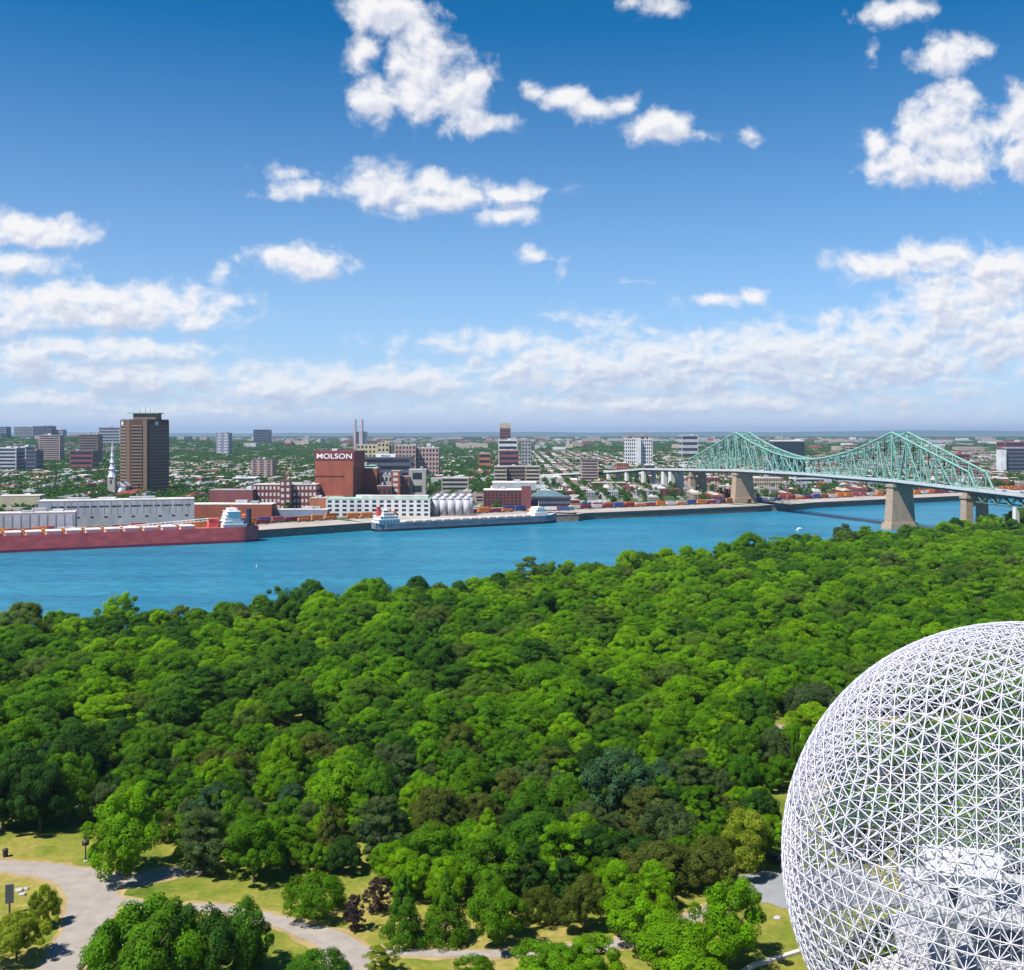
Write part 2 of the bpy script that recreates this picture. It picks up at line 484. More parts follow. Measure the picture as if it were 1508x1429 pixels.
    tag(link('lawn', np_mesh('lawn', np.array(V), np.array(Q), True), m_grass), kind='structure')
build_land()

def smooth_line(pts, n=8):
    """Catmull-Rom through 2-D points."""
    P = [Vector(p) for p in pts]
    P = [P[0] * 2 - P[1]] + P + [P[-1] * 2 - P[-2]]
    out = []
    for i in range(1, len(P) - 2):
        a, b, c, d = P[i-1], P[i], P[i+1], P[i+2]
        for k in range(n):
            t = k / n
            out.append(0.5 * ((2*b) + (c - a)*t + (2*a - 5*b + 4*c - d)*t*t + (3*b - a - 3*c + d)*t**3))
    out.append(P[-2])
    return out

PATHS = []                                                       # (points, half width) for keeping trees off
def path(name, px, widths, z, m, kerb=None):
    pts = smooth_line([ground(x, y, z).xy for x, y in px])
    ws = np.interp(np.linspace(0, 1, len(pts)), np.linspace(0, 1, len(widths)), widths)
    mb = MB(); left, right = [], []
    for i, p in enumerate(pts):
        d = (pts[min(i+1, len(pts)-1)] - pts[max(i-1, 0)]).normalized()
        nrm = Vector((-d.y, d.x))
        wob = 1 + 0.05 * math.sin(i * 1.7) + 0.04 * math.sin(i * 0.6)
        left.append(p + nrm * ws[i] * wob); right.append(p - nrm * ws[i] * wob)
        PATHS.append((p.x, p.y, ws[i]))
    vb = MB()
    for sd, edge in ((1, left), (-1, right)):
        for i in range(len(pts) - 1):
            q = []
            for j in (i, i + 1):
                out = (edge[j] - pts[j]).normalized() * (.7 + .9 * abs(mnoise.noise(Vector((edge[j].x / 5, edge[j].y / 5, .3)))) * 2)
                q.append((edge[j], edge[j] + out))
            f = [(*q[0][0], z - .02), (*q[1][0], z - .02), (*q[1][1], z - .026), (*q[0][1], z - .026)]
            vb.add(f if sd < 0 else f[::-1], [(3, 2, 1, 0)])
    if m is M_PATH: tag(vb.build('verge', M_VERGE), kind='structure')
    for i in range(len(pts) - 1):
        mb.add([(*right[i], z), (*right[i+1], z), (*left[i+1], z), (*left[i], z)], [(0, 1, 2, 3)])
    o = mb.build(name, m)
    tag(o, kind='structure')
    return o

M_PATH = mat('path gravel', (0.28, 0.245, 0.215), 0.95, 0.14, 0.35, detail=8)
M_ASPH = mat('asphalt', (0.22, 0.225, 0.235), 0.9, 0.10, 0.2)
M_VERGE = mat('worn verge', (0.30, 0.22, 0.10), 0.95, 0.25, 0.3)
path('footpath', [(-60,1272),(10,1276),(80,1284),(130,1300),(136,1335),(122,1372),(98,1410),(60,1470)], [2.8,2.9,3.6,5.2,4.8,4.0,3.7,3.7], GZ + 0.05, M_PATH)
path('footpath', [(140,1300),(200,1296),(260,1284),(330,1275)], [5.0,3.2,2.6,2.2], GZ + 0.054, M_PATH)
path('footpath', [(150,1322),(235,1336),(320,1337),(390,1352),(440,1366),(500,1392),(520,1440)], [1.6,1.6,1.7,2.0,2.3,3.6,4.6], GZ + 0.045, M_PATH)
path('footpath', [(505,1402),(560,1401),(650,1404),(740,1404),(830,1398),(910,1390),(985,1366),(1030,1346),(1090,1320)], [2.6,1.5,1.3,1.3,1.6,1.9,1.9,1.7,1.7], GZ + 0.054, M_PATH)
path('footpath', [(405,1094),(440,1092),(470,1090),(500,1080)], [2.5,2.5,2.5,2.5], GZ + 0.05, M_PATH)
path('pavement', [(1080,1300),(1125,1305),(1190,1310),(1300,1300)], [3.2,8.2,9.5,9.5], GZ + 0.058, M_ASPH)
path('road', [(1130,1072),(1180,1080),(1260,1088),(1400,1096)], [5,5,5,5], GZ + 0.05, M_PATH)
path('parking', [(-60,1196),(20,1194),(90,1184),(150,1176)], [6,6,6,4], GZ + 0.05, M_ASPH)

def kerb_wall():
    mb = MB()
    pts = [ground(x, y, GZ).xy for x, y in [(1085,1440),(1110,1424),(1150,1412),(1188,1400),(1230,1390)]]
    for a, b in zip(pts, pts[1:]):
        d = (b - a).normalized(); nr = Vector((-d.y, d.x)) * 0.45
        q = [a - nr, b - nr, b + nr, a + nr]
        mb.prism([tuple(v) for v in q], GZ - 0.2, GZ + 0.55)
    tag(mb.build('low_wall', mat('pale kerb', (0.55, 0.50, 0.45), 0.9)), 'low pale concrete wall curving along the lawn up to the white geodesic dome', 'low wall')
kerb_wall()

# ------------------------------------------------------------------ steel bridge
M_MINT = mat('mint bridge paint', (0.19, 0.375, 0.31), 0.6, 0.12, 0.15)
M_MINTD = mat('dark green steel', (0.07, 0.15, 0.14), 0.6, 0.2, 0.15)
M_STONE = mat('pier stone', (0.36, 0.27, 0.19), 0.9, 0.18, 0.22, stretch=(1, 1, 2), bump=0.2)
M_PALEC = mat('pale concrete', (0.60, 0.58, 0.56), 0.85, 0.1, 0.2)
M_ROAD = mat('bridge road', (0.27, 0.27, 0.28), 0.9, 0.1, 0.2)
M_PARAPET = mat('bridge parapet', (0.48, 0.49, 0.50), 0.8, 0.1, 0.2)

B0, BD, BN = Vector((418, 1180, 0)), Vector((-0.3037, 0.9527, 0)), Vector((0.9527, 0.3037, 0))
def BW(s, o, z): return B0 + BD * s + BN * o + Vector((0, 0, z))
DS = [-520, -300, -180, -114, 0, 168, 336, 486, 540, 640, 790, 960]
DZ = [36, 43, 47.0, 49.0, 52.6, 53.6, 52.4, 48.2, 47.0, 44.5, 34, 23]
def deck_z(s): return float(np.interp(s, DS, DZ))
def side(s): return 0.0 if s < 620 else -0.0006 * (s - 620) ** 2   # the city ramp bends away

def build_bridge():
    root = empty('cantilever_bridge', (0, 0, 0))
    tag(root, 'mint green steel cantilever truss bridge on stone piers crossing the river', 'bridge')
    ss = list(np.arange(-520, 961, 10.0))
    road, par, und = MB(), {-1: MB(), 1: MB()}, MB()
    W = 11.5
    for a, b in zip(ss, ss[1:]):
        za, zb, oa, ob = deck_z(a), deck_z(b), side(a), side(b)
        road.add([BW(a, oa-W, za), BW(a, oa+W, za), BW(b, ob+W, zb), BW(b, ob-W, zb)], [(0, 1, 2, 3)])
        for sg in (-1, 1):
            o0, o1 = sg * W, sg * (W + 0.5)
            P = [BW(a, oa+o0, za-1.6), BW(a, oa+o1, za-1.6), BW(b, ob+o1, zb-1.6), BW(b, ob+o0, zb-1.6), BW(a, oa+o0, za+1.3), BW(a, oa+o1, za+1.3), BW(b, ob+o1, zb+1.3), BW(b, ob+o0, zb+1.3)]
            par[sg].add(P, [(0,3,2,1),(4,5,6,7),(0,1,5,4),(1,2,6,5),(2,3,7,6),(3,0,4,7)])
        w2, dp = 9.0, 4.2
        und.add([BW(a, oa-w2, za-.1), BW(a, oa-w2, za-dp), BW(a, oa+w2, za-dp), BW(a, oa+w2, za-.1), BW(b, ob-w2, zb-.1), BW(b, ob-w2, zb-dp), BW(b, ob+w2, zb-dp), BW(b, ob+w2, zb-.1)],
                [(0,1,5,4),(1,2,6,5),(2,3,7,6)])
    road.build('roadway', M_ROAD, root); par[-1].build('parapet', M_PARAPET, root); par[1].build('parapet', M_PARAPET, root); und.build('girder', M_MINTD, root)

    def top(s):                                                   # height of the upper chord above the deck
        if s <= 0: t = -s / 118.0; return 51.5 + (16.5 - 51.5) * t
        if s >= 336: t = (s - 336) / 138.0; return 51.5 + (15.5 - 51.5) * t
        t = 1 - abs(s - 168) / 168.0
        return 17.5 + 34 * (1 - t) ** 1.75
    def bars(segs, w): return struts(np.array([p for p, q in segs]), np.array([q for p, q in segs]), w * 0.7071)
    near = [-118 + i * 118 / 10 for i in range(11)]
    mid = [i * 336 / 28 for i in range(29)]
    far = [336 + i * 138 / 12 for i in range(13)]
    for o in (-10.2, 10.2):
        ch, web, sec = [], [], []
        def T(s): return BW(s, o, deck_z(s) + top(s))
        def Bm(s): return BW(s, o, deck_z(s) + 0.4)
        for arr in (near, mid, far):
            for a, b in zip(arr, arr[1:]):
                ch += [(T(a), T(b)), (Bm(a), Bm(b))]
        ch += [(T(-118), Bm(-128)), (T(474), Bm(485)), (Bm(-128), Bm(-118)), (Bm(474), Bm(485)), (T(0), Bm(0)), (T(336), Bm(336))]
        def panel(seq):                                           # seq runs from a tower outwards
            for k in range(0, len(seq) - 2, 2):
                a, m_, b = seq[k], seq[k+1], seq[k+2]
                web.append((T(b), Bm(b)))
                web.append((T(a), Bm(m_) ) if k % 4 == 0 else (T(a), Bm(b)))
                if k % 4 == 0: web.append((Bm(m_), T(b)))
                mp = (T(a) + Bm(b)) / 2
                sec.append(((T(m_) + Vector((0, 0, 0))), Bm(m_)))
                sec.append((mp, Bm(a))); sec.append((mp, T(m_)))
        panel(near[::-1]); panel(far); panel(mid[:15]); panel(mid[:13:-1])
        V1, Q1 = bars(ch, 1.75); V2, Q2 = bars(web, 1.05); V3, Q3 = bars(sec, 0.68)
        V = np.concatenate([V1, V2, V3]); Q = np.concatenate([Q1, Q2 + len(V1), Q3 + len(V1) + len(V2)])
        link('truss', np_mesh('truss', V, Q), M_MINT, root)
    br = []
    for arr in (near, mid, far):
        for a, b in zip(arr[::2], arr[2::2]):
            tl = lambda s, o: BW(s, o, deck_z(s) + top(s))
            br += [(tl(a, -10), tl(a, 10)), (tl(a, -10), tl(b, 10)), (tl(a, 10), tl(b, -10))]
            h = top(a)
            if h > 24:
                zl = lambda s, o, k: BW(s, o, deck_z(s) + k)
                k = 11.0
                while k < h - 6:
                    br += [(zl(a, -10, k), zl(a, 10, k)), (zl(a, -10, k), zl(a, 10, min(k + 12, h))), (zl(a, 10, k), zl(a, -10, min(k + 12, h)))]
                    k += 13
    V, Q = bars(br, 0.65)
    link('cross_bracing', np_mesh('cross_bracing', V, Q), M_MINT, root)
    # truss below the deck on the island side
    for o in (-8.5, 8.5):
        segs = []
        for k in range(-21, -6):
            a, b = k * 18 , (k + 1) * 18
            if b > -112: continue
            lo = lambda s: BW(s, o, deck_z(s) - 12); hi = lambda s: BW(s, o, deck_z(s) - 3.5); m_ = (a + b) / 2
            segs += [(lo(a), lo(b)), (hi(a), lo(m_)), (lo(m_), hi(b)), (hi(a), hi(b))]
        V, Q = bars(segs, 1.2)
        link('deck_truss', np_mesh('deck_truss', V, Q), M_MINTD, root)

    def block(mb, s, o0, o1, t, z0, z1, flare=1.0):
        c = (o0 + o1) / 2; w = (o1 - o0) / 2
        vs = []
        for z, k in ((z0, flare), (z1, 1.0)):
            for ds, do in ((-t*k, -w*k), (t*k, -w*k), (t*k, w*k), (-t*k, w*k)):
                vs.append(BW(s + ds, c + do, z))
        mb.add(vs, [(0,1,2,3),(7,6,5,4),(0,4,5,1),(1,5,6,2),(2,6,7,3),(3,7,4,0)])
    def main_pier(s, z0):
        mb = MB(); block(mb, s, -12.5, 12.5, 5.5, z0 + 7, 45.2, 1.2)
        p = mb.build('pier', M_STONE, root)
        c = MB(); block(c, s, -13.6, 13.6, 6.5, 45.2, 48.2); block(c, s, -11.5, 11.5, 4, 48.2, deck_z(s) - 4)
        c.build('pier_cap', M_STONE, p)
        f = MB(); block(f, s, -16.5, 16.5, 8.2, z0 - 3, z0 + 7, 1.08)
        f.build('pier_footing', M_STONE, p)
    main_pier(0, 0); main_pier(336, 7.5)
    def twin_pier(s, z0, zt):
        mb = MB()
        block(mb, s, -13, -5.2, 4, z0, zt, 1.15); block(mb, s, 5.2, 13, 4, z0, zt, 1.15)
        # arch between the shafts
        n = 12
        for i in range(n):
            a0, a1 = math.pi * i / n, math.pi * (i + 1) / n
            x0, x1 = -5.2 * math.cos(a0), -5.2 * math.cos(a1)
            h0, h1 = zt - 12 + 5.5 * math.sin(a0), zt - 12 + 5.5 * math.sin(a1)
            vs = [BW(s + d, o, z) for d in (-3, 3) for o, z in ((x0, h0), (x1, h1), (x1, zt - 0.01), (x0, zt - 0.01))]
            mb.add(vs, [(0,1,2,3),(7,6,5,4),(0,4,5,1),(2,6,7,3)])
        p = mb.build('pier', M_STONE, root)
        c = MB(); block(c, s, -14, -4.4, 4.8, zt, zt + 2.2); block(c, s, 4.4, 14, 4.8, zt, zt + 2.2); block(c, s, -12, 12, 3, zt + 2.2, deck_z(s) - 4)
        c.build('pier_cap', M_STONE, p)
    twin_pier(-114, -2, 39.5); twin_pier(470, 7, 38)
    def bent(s, z0):
        for o in (-8.5, 8.5):
            mb = MB(); block(mb, s, o - 2, o + 2, 2, z0 + 12, deck_z(s) - 12, 1.1)
            p = mb.build('steel_leg', M_PALEC, root)
            f = MB(); block(f, s, o - 3, o + 3, 3.4, z0 - 2, z0 + 12, 1.1)
            f.build('pedestal', M_PALEC, p)
    bent(-178, 6); bent(-240, 8); bent(-302, 9)
    for s, w in ((540, 6.5), (566, 6.5), (640, 4), (700, 4), (760, 4)):
        for a, b in ((side(s) - 11, side(s) - 11 + w), (side(s) + 11 - w, side(s) + 11)):
            mb = MB(); block(mb, s, a, b, 4.5, 4, deck_z(s) - 4, 1.1); mb.build('approach_pier', M_PALEC, root)
    mb = MB(); block(mb, 586, -10, 10, 12, 5, 26, 1.0)
    mb.build('pier_house', mat('dark slate wall', (0.10, 0.10, 0.14), 0.7, 0.2), root)
build_bridge()

# ------------------------------------------------------------------ cars
M_TYRE = mat('tyre', (0.02, 0.02, 0.02), 0.8)
M_GLASSD = mat('dark glass', (0.02, 0.028, 0.04), 0.12, 0.3, 0.05, spec=0.6)
PAINT = {'white': (0.75, 0.75, 0.75), 'silver': (0.45, 0.46, 0.48), 'blue': (0.06, 0.16, 0.5), 'red': (0.45, 0.03, 0.03), 'black': (0.03, 0.03, 0.035), 'grey': (0.2, 0.2, 0.21), 'orange': (0.7, 0.2, 0.03)}
def car_mesh():
    prof = [(-2.2, .35), (-2.25, .75), (-1.9, .95), (1.0, .95), (2.1, .82), (2.25, .6), (2.2, .35)]
    mb = MB(); n = len(prof)
    mb.add([(x, -.88, z) for x, z in prof] + [(x, .88, z) for x, z in prof], [tuple(range(n)), tuple(range(2*n-1, n-1, -1))] + [(i, (i+1) % n, (i+1) % n + n, i + n)[::-1] for i in range(n)])
    cab = MB(); pr = [(-1.75, .94), (-1.2, 1.45), (0.2, 1.45), (0.95, .94)]; n = 4
    cab.add([(x, -.78 if z < 1 else -.66, z) for x, z in pr] + [(x, .78 if z < 1 else .66, z) for x, z in pr], [tuple(range(n)), tuple(range(2*n-1, n-1, -1))] + [(i, (i+1) % n, (i+1) % n + n, i + n)[::-1] for i in range(n)])
    roof = MB(); roof.box(-1.2, .2, -.66, .66, 1.452, 1.49)
    wh = MB(); wh.tube((0, -.11, 0), (0, .11, 0), .32, n=12)
    return mb.mesh('car_body'), cab.mesh('car_cabin'), roof.mesh('car_roof'), wh.mesh('car_wheel')
CAR = car_mesh()
def car(loc, rz, colour, label, group=None, scale=1.0):
    root = empty('car', loc, rz); root.scale = (scale,) * 3
    tag(root, label, 'car', group)
    pm = mat(f'{colour} car paint', PAINT[colour], 0.3, 0.03, 0.5, spec=0.5)
    for nm, me, m in (('body', CAR[0], pm), ('windows', CAR[1], M_GLASSD), ('roof', CAR[2], pm)):
        o = link('cabin_glass' if nm == 'windows' else nm, me, m, root)
        o.material_slots[0].link = 'OBJECT'; o.material_slots[0].material = m
    for x in (-1.4, 1.4):
        for y in (-.8, .8):
            o = link('wheel', CAR[3], M_TYRE, root); o.location = (x, y, .32)
ba = math.atan2(BD.y, BD.x)
for i, s in enumerate([-262, -248, -226, -203, -187, -168, -150, -131, -108, -70, -41, -12, 22, 58, 91, 133, 170, 214, 260, 301, 352, 401, 446, 505, 548, 601]):
    c = ['white', 'silver', 'white', 'red', 'black', 'grey', 'blue'][i % 7]
    o = [-7.5, -3.5, 3.5, 7.5][(i * 3) % 4]
    car(BW(s, o, deck_z(s) + .02), ba + (math.pi if o > 0 else 0), c, f'small {c} car driving on the roadway of the green bridge', f'{c} cars on the bridge')
for (x, y, rz, c, lb) in [(95, 1181, .2, 'blue', 'bright blue car parked in the shade of the trees beside the lawn'), (22, 1186, .15, 'black', 'dark car parked under the trees beyond the grass bank'),
                          (60, 1172, .25, 'white', 'white car half hidden in the shaded parking under the trees'), (1143, 1268, 1.2, 'black', 'dark car parked beside the yellow green tree next to the dome'),
                          (1228, 1082, .1, 'silver', 'silver car on the road behind the dome among trees')]:
    car(ground(x, y, GZ + 0.06), rz, c, lb)

# ------------------------------------------------------------------ geodesic dome
DC, DR = Vector((80.5, 168.0, 36.4)), 38.0
M_STRUT = mat('white steel tube', (0.60, 0.59, 0.67), 0.45, 0.04, 0.5)
def build_dome():
    root = empty('geodesic_dome', (DC.x, DC.y, GZ))
    tag(root, 'huge white steel lattice geodesic dome rising from the park', 'geodesic dome')
    ph = (1 + 5 ** .5) / 2
    ico = np.array([(0,1,ph),(0,-1,ph),(0,1,-ph),(0,-1,-ph),(1,ph,0),(-1,ph,0),(1,-ph,0),(-1,-ph,0),(ph,0,1),(-ph,0,1),(ph,0,-1),(-ph,0,-1)], float)
    ico /= np.linalg.norm(ico[0])
    fs = []
    for i in range(12):
        for j in range(i+1, 12):
            for k in range(j+1, 12):
                if max(np.linalg.norm(ico[i]-ico[j]), np.linalg.norm(ico[j]-ico[k]), np.linalg.norm(ico[i]-ico[k])) < 1.1: fs.append((i, j, k))
    # turn one face towards the eye with an edge upright
    c = ico[list(fs[0])].mean(0); c /= np.linalg.norm(c)
    e = ico[fs[0][1]] - ico[fs[0][0]]; e -= c * e.dot(c); e /= np.linalg.norm(e)
    A = np.stack([c, e, np.cross(c, e)], 1)
    hd = np.array([-DC.x, -DC.y, 0]); hd /= np.linalg.norm(hd)
    el = math.radians(40)
    t = hd * math.cos(el) + np.array([0, 0, math.sin(el)])
    up = np.array([0, 0, 1.0]); up = up - t * up.dot(t); up /= np.linalg.norm(up)
    B = np.stack([t, up, np.cross(t, up)], 1)
    R = B @ A.T
    ico = ico @ R.T
    fq = 16
    key, P, T = {}, [], []
    def vid(p):
        p = p / np.linalg.norm(p)
        k = tuple(np.round(p, 5))
        if k not in key: key[k] = len(P); P.append(p * DR)
        return key[k]
    for f in fs:
        a, b, c_ = ico[f[0]], ico[f[1]], ico[f[2]]
        idx = {}
        for i in range(fq + 1):
            for j in range(fq + 1 - i):
                idx[i, j] = vid(a * (fq - i - j) + b * i + c_ * j)
        for i in range(fq):
            for j in range(fq - i):
                T.append((idx[i, j], idx[i+1, j], idx[i, j+1]))
                if i + j < fq - 1: T.append((idx[i+1, j], idx[i+1, j+1], idx[i, j+1]))
    P = np.array(P); T = np.array(T)
    H = 9.0
    T = T[P[T][:, :, 2].max(1) > H + 0.6]
    lowv = P[:, 2] < H                                           # the cap ends on a level ring
    hr = math.sqrt(DR * DR - H * H)
    xy = P[lowv][:, :2]; xy = xy / (np.linalg.norm(xy, axis=1)[:, None] + 1e-9) * hr
    P[lowv] = np.c_[xy, np.full(len(xy), H)]
    # below it level rings of triangles
    n, zs = 90, list(np.arange(H, -25.3, -2.32))
    base = len(P); ring = []
    for k, z in enumerate(zs):
        r = math.sqrt(DR * DR - z * z)
        for i in range(n):
            a = 2 * math.pi * (i + 0.5 * (k % 2)) / n
            ring.append((r * math.cos(a), r * math.sin(a), z))
    P = np.concatenate([P, np.array(ring)])
    T2 = []
    for k in range(len(zs) - 1):
        for i in range(n):
            a, b = base + k*n + i, base + k*n + (i+1) % n
            if k % 2 == 0: c_, d = base + (k+1)*n + i, base + (k+1)*n + (i-1) % n
            else: c_, d = base + (k+1)*n + (i+1) % n, base + (k+1)*n + i
            T2 += [(a, b, c_), (a, c_, d)]
    T = np.concatenate([T, np.array(T2)])
    E, adj = {}, {}
    for ti, tr in enumerate(T):
        for a, b in ((tr[0], tr[1]), (tr[1], tr[2]), (tr[2], tr[0])):
            k = (min(a, b), max(a, b)); E[k] = 1; adj.setdefault(k, []).append(ti)
    E = np.array([k for k in E]);
    off = np.array([0, 0, DC.z - GZ])
    V, Q = struts(P[E[:, 0]], P[E[:, 1]], 0.088)
    used = P[np.unique(E)]
    jv = (used[:, None, :] + 0.2 * np.array([(1,0,0),(0,1,0),(-1,0,0),(0,-1,0),(0,0,1),(0,0,-1)])[None]).reshape(-1, 3)
    jm = np_mesh('joint', jv + np.array([0, 0, DC.z - GZ]), np.concatenate([(np.arange(len(used)) * 6)[:, None] + np.array([q]) for q in ((0,1,4),(1,2,4),(2,3,4),(3,0,4),(1,0,5),(2,1,5),(3,2,5),(0,3,5))]))
    link('node_lattice', jm, mat('joint steel', (0.42, 0.42, 0.48), 0.5), root)
    link('outer_lattice', np_mesh('outer_lattice', V + off, Q), M_STRUT, root)
    G = P[T].mean(1); G = G / np.linalg.norm(G, axis=1)[:, None] * (DR - 1.15)
    V, Q = struts(np.repeat(G, 3, 0), P[T].reshape(-1, 3), 0.082, 3)
    link('web_lattice', np_mesh('web_lattice', V + off, Q), M_STRUT, root)
    pr = np.array([v for v in adj.values() if len(v) == 2])
    V, Q = struts(G[pr[:, 0]], G[pr[:, 1]], 0.075, 3)
    link('inner_lattice', np_mesh('inner_lattice', V + off, Q), M_STRUT, root)
    mb = MB(); rb = math.sqrt(DR * DR - 25.3 ** 2)
    mb.lathe([(rb - .8, -.3), (rb + .9, -.3), (rb + .9, .35), (rb - .8, .35)], n=64)
    mb.build('base_ring', M_PALEC, root)
build_dome()

def build_museum():
    M_WH = mat('white panel', (0.66, 0.66, 0.66), 0.5, 0.04, 0.3)
    M_GRY = mat('grey deck', (0.42, 0.42, 0.44), 0.8, 0.1, 0.4)
    M_BEI = mat('beige panel', (0.50, 0.42, 0.36), 0.8, 0.1, 0.3, stretch=(3, 3, .3))
    M_TEAL = mat('teal glass', (0.02, 0.10, 0.13), 0.15, 0.3, 0.2, spec=0.6)
    cx, cy_ = DC.x + 4, DC.y - 2
    root = empty('exhibition_building', (cx, cy_, GZ))
    tag(root, 'white and grey multi level exhibition building standing inside the geodesic dome', 'building')
    ang = math.radians(-14)
    root.rotation_euler.z = ang
    def plate(name, x0, x1, y0, y1, z, t, m, par=None):
        mb = MB(); mb.box(x0, x1, y0, y1, z - t, z); return mb.build(name, m, par or root)
    d = plate('upper_platform', -24, 26, -12, 3, 23.0, 1.3, M_GRY)
    for y in (-12, 3):
        mb = MB(); mb.box(-24, 26, y - .06, y + .06, 23.0, 24.1); mb.build('railing', M_WH, d)
    plate('middle_platform', -14, 30, -18, 6, 16.0, 1.0, M_GRY)
    plate('lower_platform', -24, 22, -8, 20, 9.0, 1.0, M_GRY)
    for (x0, x1, y0, y1, z0, z1, m, nm) in [(-11, 20, -8, 4, 0.1, 8.0, M_GLASSD, 'ground_storey'), (-7, 22, -9, 3, 9.0, 15.0, M_BEI, 'middle_storey'), (-4, 16, -7, 2, 16.0, 21.7, M_GLASSD, 'upper_storey'), (20.2, 29, -13, -3, 0.1, 15.0, M_GLASSD, 'glass_tower'), (-19, -8.5, -6, 12, 0.1, 8.0, M_TEAL, 'pool_hall')]:
        mb = MB(); mb.box(x0, x1, y0, y1, z0, z1); mb.build(nm, m, root)
    # white pavilion with a low pitched roof on the upper platform
    w = MB(); w.box(-21, -12, -9.5, -1.5, 23.0, 28.0); pv = w.build('pavilion', M_WH, root)
    r = MB()
    r.add([(-21.6, -10.2, 28.0), (-11.4, -10.2, 28.0), (-8, -.8, 28.0), (-21.6, -.8, 28.0), (-21.6, -5.5, 30.6), (-10, -5.5, 30.6)], [(3, 2, 1, 0), (0, 1, 5, 4), (2, 3, 4, 5), (1, 2, 5), (3, 0, 4)])
    r.build('pavilion_roof', M_WH, pv)
    w = MB(); w.box(-18.5, -17.2, -9.6, -9.4, 23.2, 26.0); w.box(-12.0, -11.9, -8, -5, 23.2, 26.5); w.build('pavilion_glazing', M_GLASSD, pv)
    w = MB(); w.box(4, 22, -4, 2, 23.0, 25.6); w.build('roof_hall', M_GRY, root)
    for x in (-18, -8, 2, 12, 22):
        for y in (-11, 2):
            mb = MB(); mb.tube((x, y, 0), (x, y, 21.7), .55, n=10); mb.build('column', M_PALEC, root)
    # beige screen walls low down
    for (x0, x1, y0, y1, z1) in [(-27, -16, -19, -18.4, 7.5), (-15.5, -4, -20.5, -20, 5.0), (-2, 12, -22, -21.5, 6.5)]:
        mb = MB(); mb.box(x0, x1, y0, y1, 0, z1); mb.build('screen_wall', M_BEI, root)
    # paved floor of the dome and two ponds
    mb = MB(); mb.lathe([(27.5, GZ + 0.02), (27.5, GZ + 0.1)], DC.x, DC.y, 64)
    tag(mb.build('paving', mat('dome paving', (0.36, 0.31, 0.28), 0.9, 0.2, 0.25)), kind='structure')
    for (x, y, rx, ry, lb) in [(58, 168, 9, 7, 'dark garden pond inside the dome beside the exhibition building'), (86, 190, 11, 6, 'dark garden pond behind the exhibition building inside the dome')]:
        mb = MB(); mb.prism([(x + rx * math.cos(a) * (1 + .15 * math.sin(3 * a)), y + ry * math.sin(a)) for a in np.linspace(0, 2 * math.pi, 28, endpoint=False)], GZ + .08, GZ + .14)
        tag(mb.build('pond', mat('pond water', (0.01, 0.04, 0.045), 0.1)), lb, 'pond')
build_museum()

# ------------------------------------------------------------------ buildings of the far bank
WALL = {
    'brick': (0.27, 0.075, 0.045), 'darkbrick': (0.15, 0.045, 0.04), 'redbrown': (0.22, 0.07, 0.07), 'orange': (0.38, 0.14, 0.07),
    'beige': (0.44, 0.36, 0.27), 'tan': (0.50, 0.42, 0.28), 'pinkish': (0.40, 0.28, 0.25), 'grey': (0.32, 0.31, 0.33), 'lightgrey': (0.42, 0.42, 0.45),
    'white': (0.60, 0.60, 0.60), 'brown': (0.20, 0.13, 0.09), 'slate': (0.10, 0.10, 0.14), 'bluegrey': (0.20, 0.23, 0.30), 'concrete': (0.36, 0.33, 0.29), 'navy': (0.02, 0.035, 0.06)}
ROOF = {'white': (0.66, 0.64, 0.62), 'pale': (0.50, 0.46, 0.43), 'grey': (0.28, 0.27, 0.28), 'dark': (0.09, 0.09, 0.10), 'tan': (0.42, 0.35, 0.27), 'red': (0.36, 0.08, 0.06), 'green': (0.28, 0.48, 0.40)}
def wall(k): return mat(f'{k} wall', WALL[k], 0.85, 0.16, 0.12, stretch=(1, 1, 0.5))
def roofm(k): return mat(f'{k} roof', ROOF[k], 0.9, 0.2, 0.08)
M_SPAN = mat('window frame', (0.55, 0.53, 0.5), 0.7)

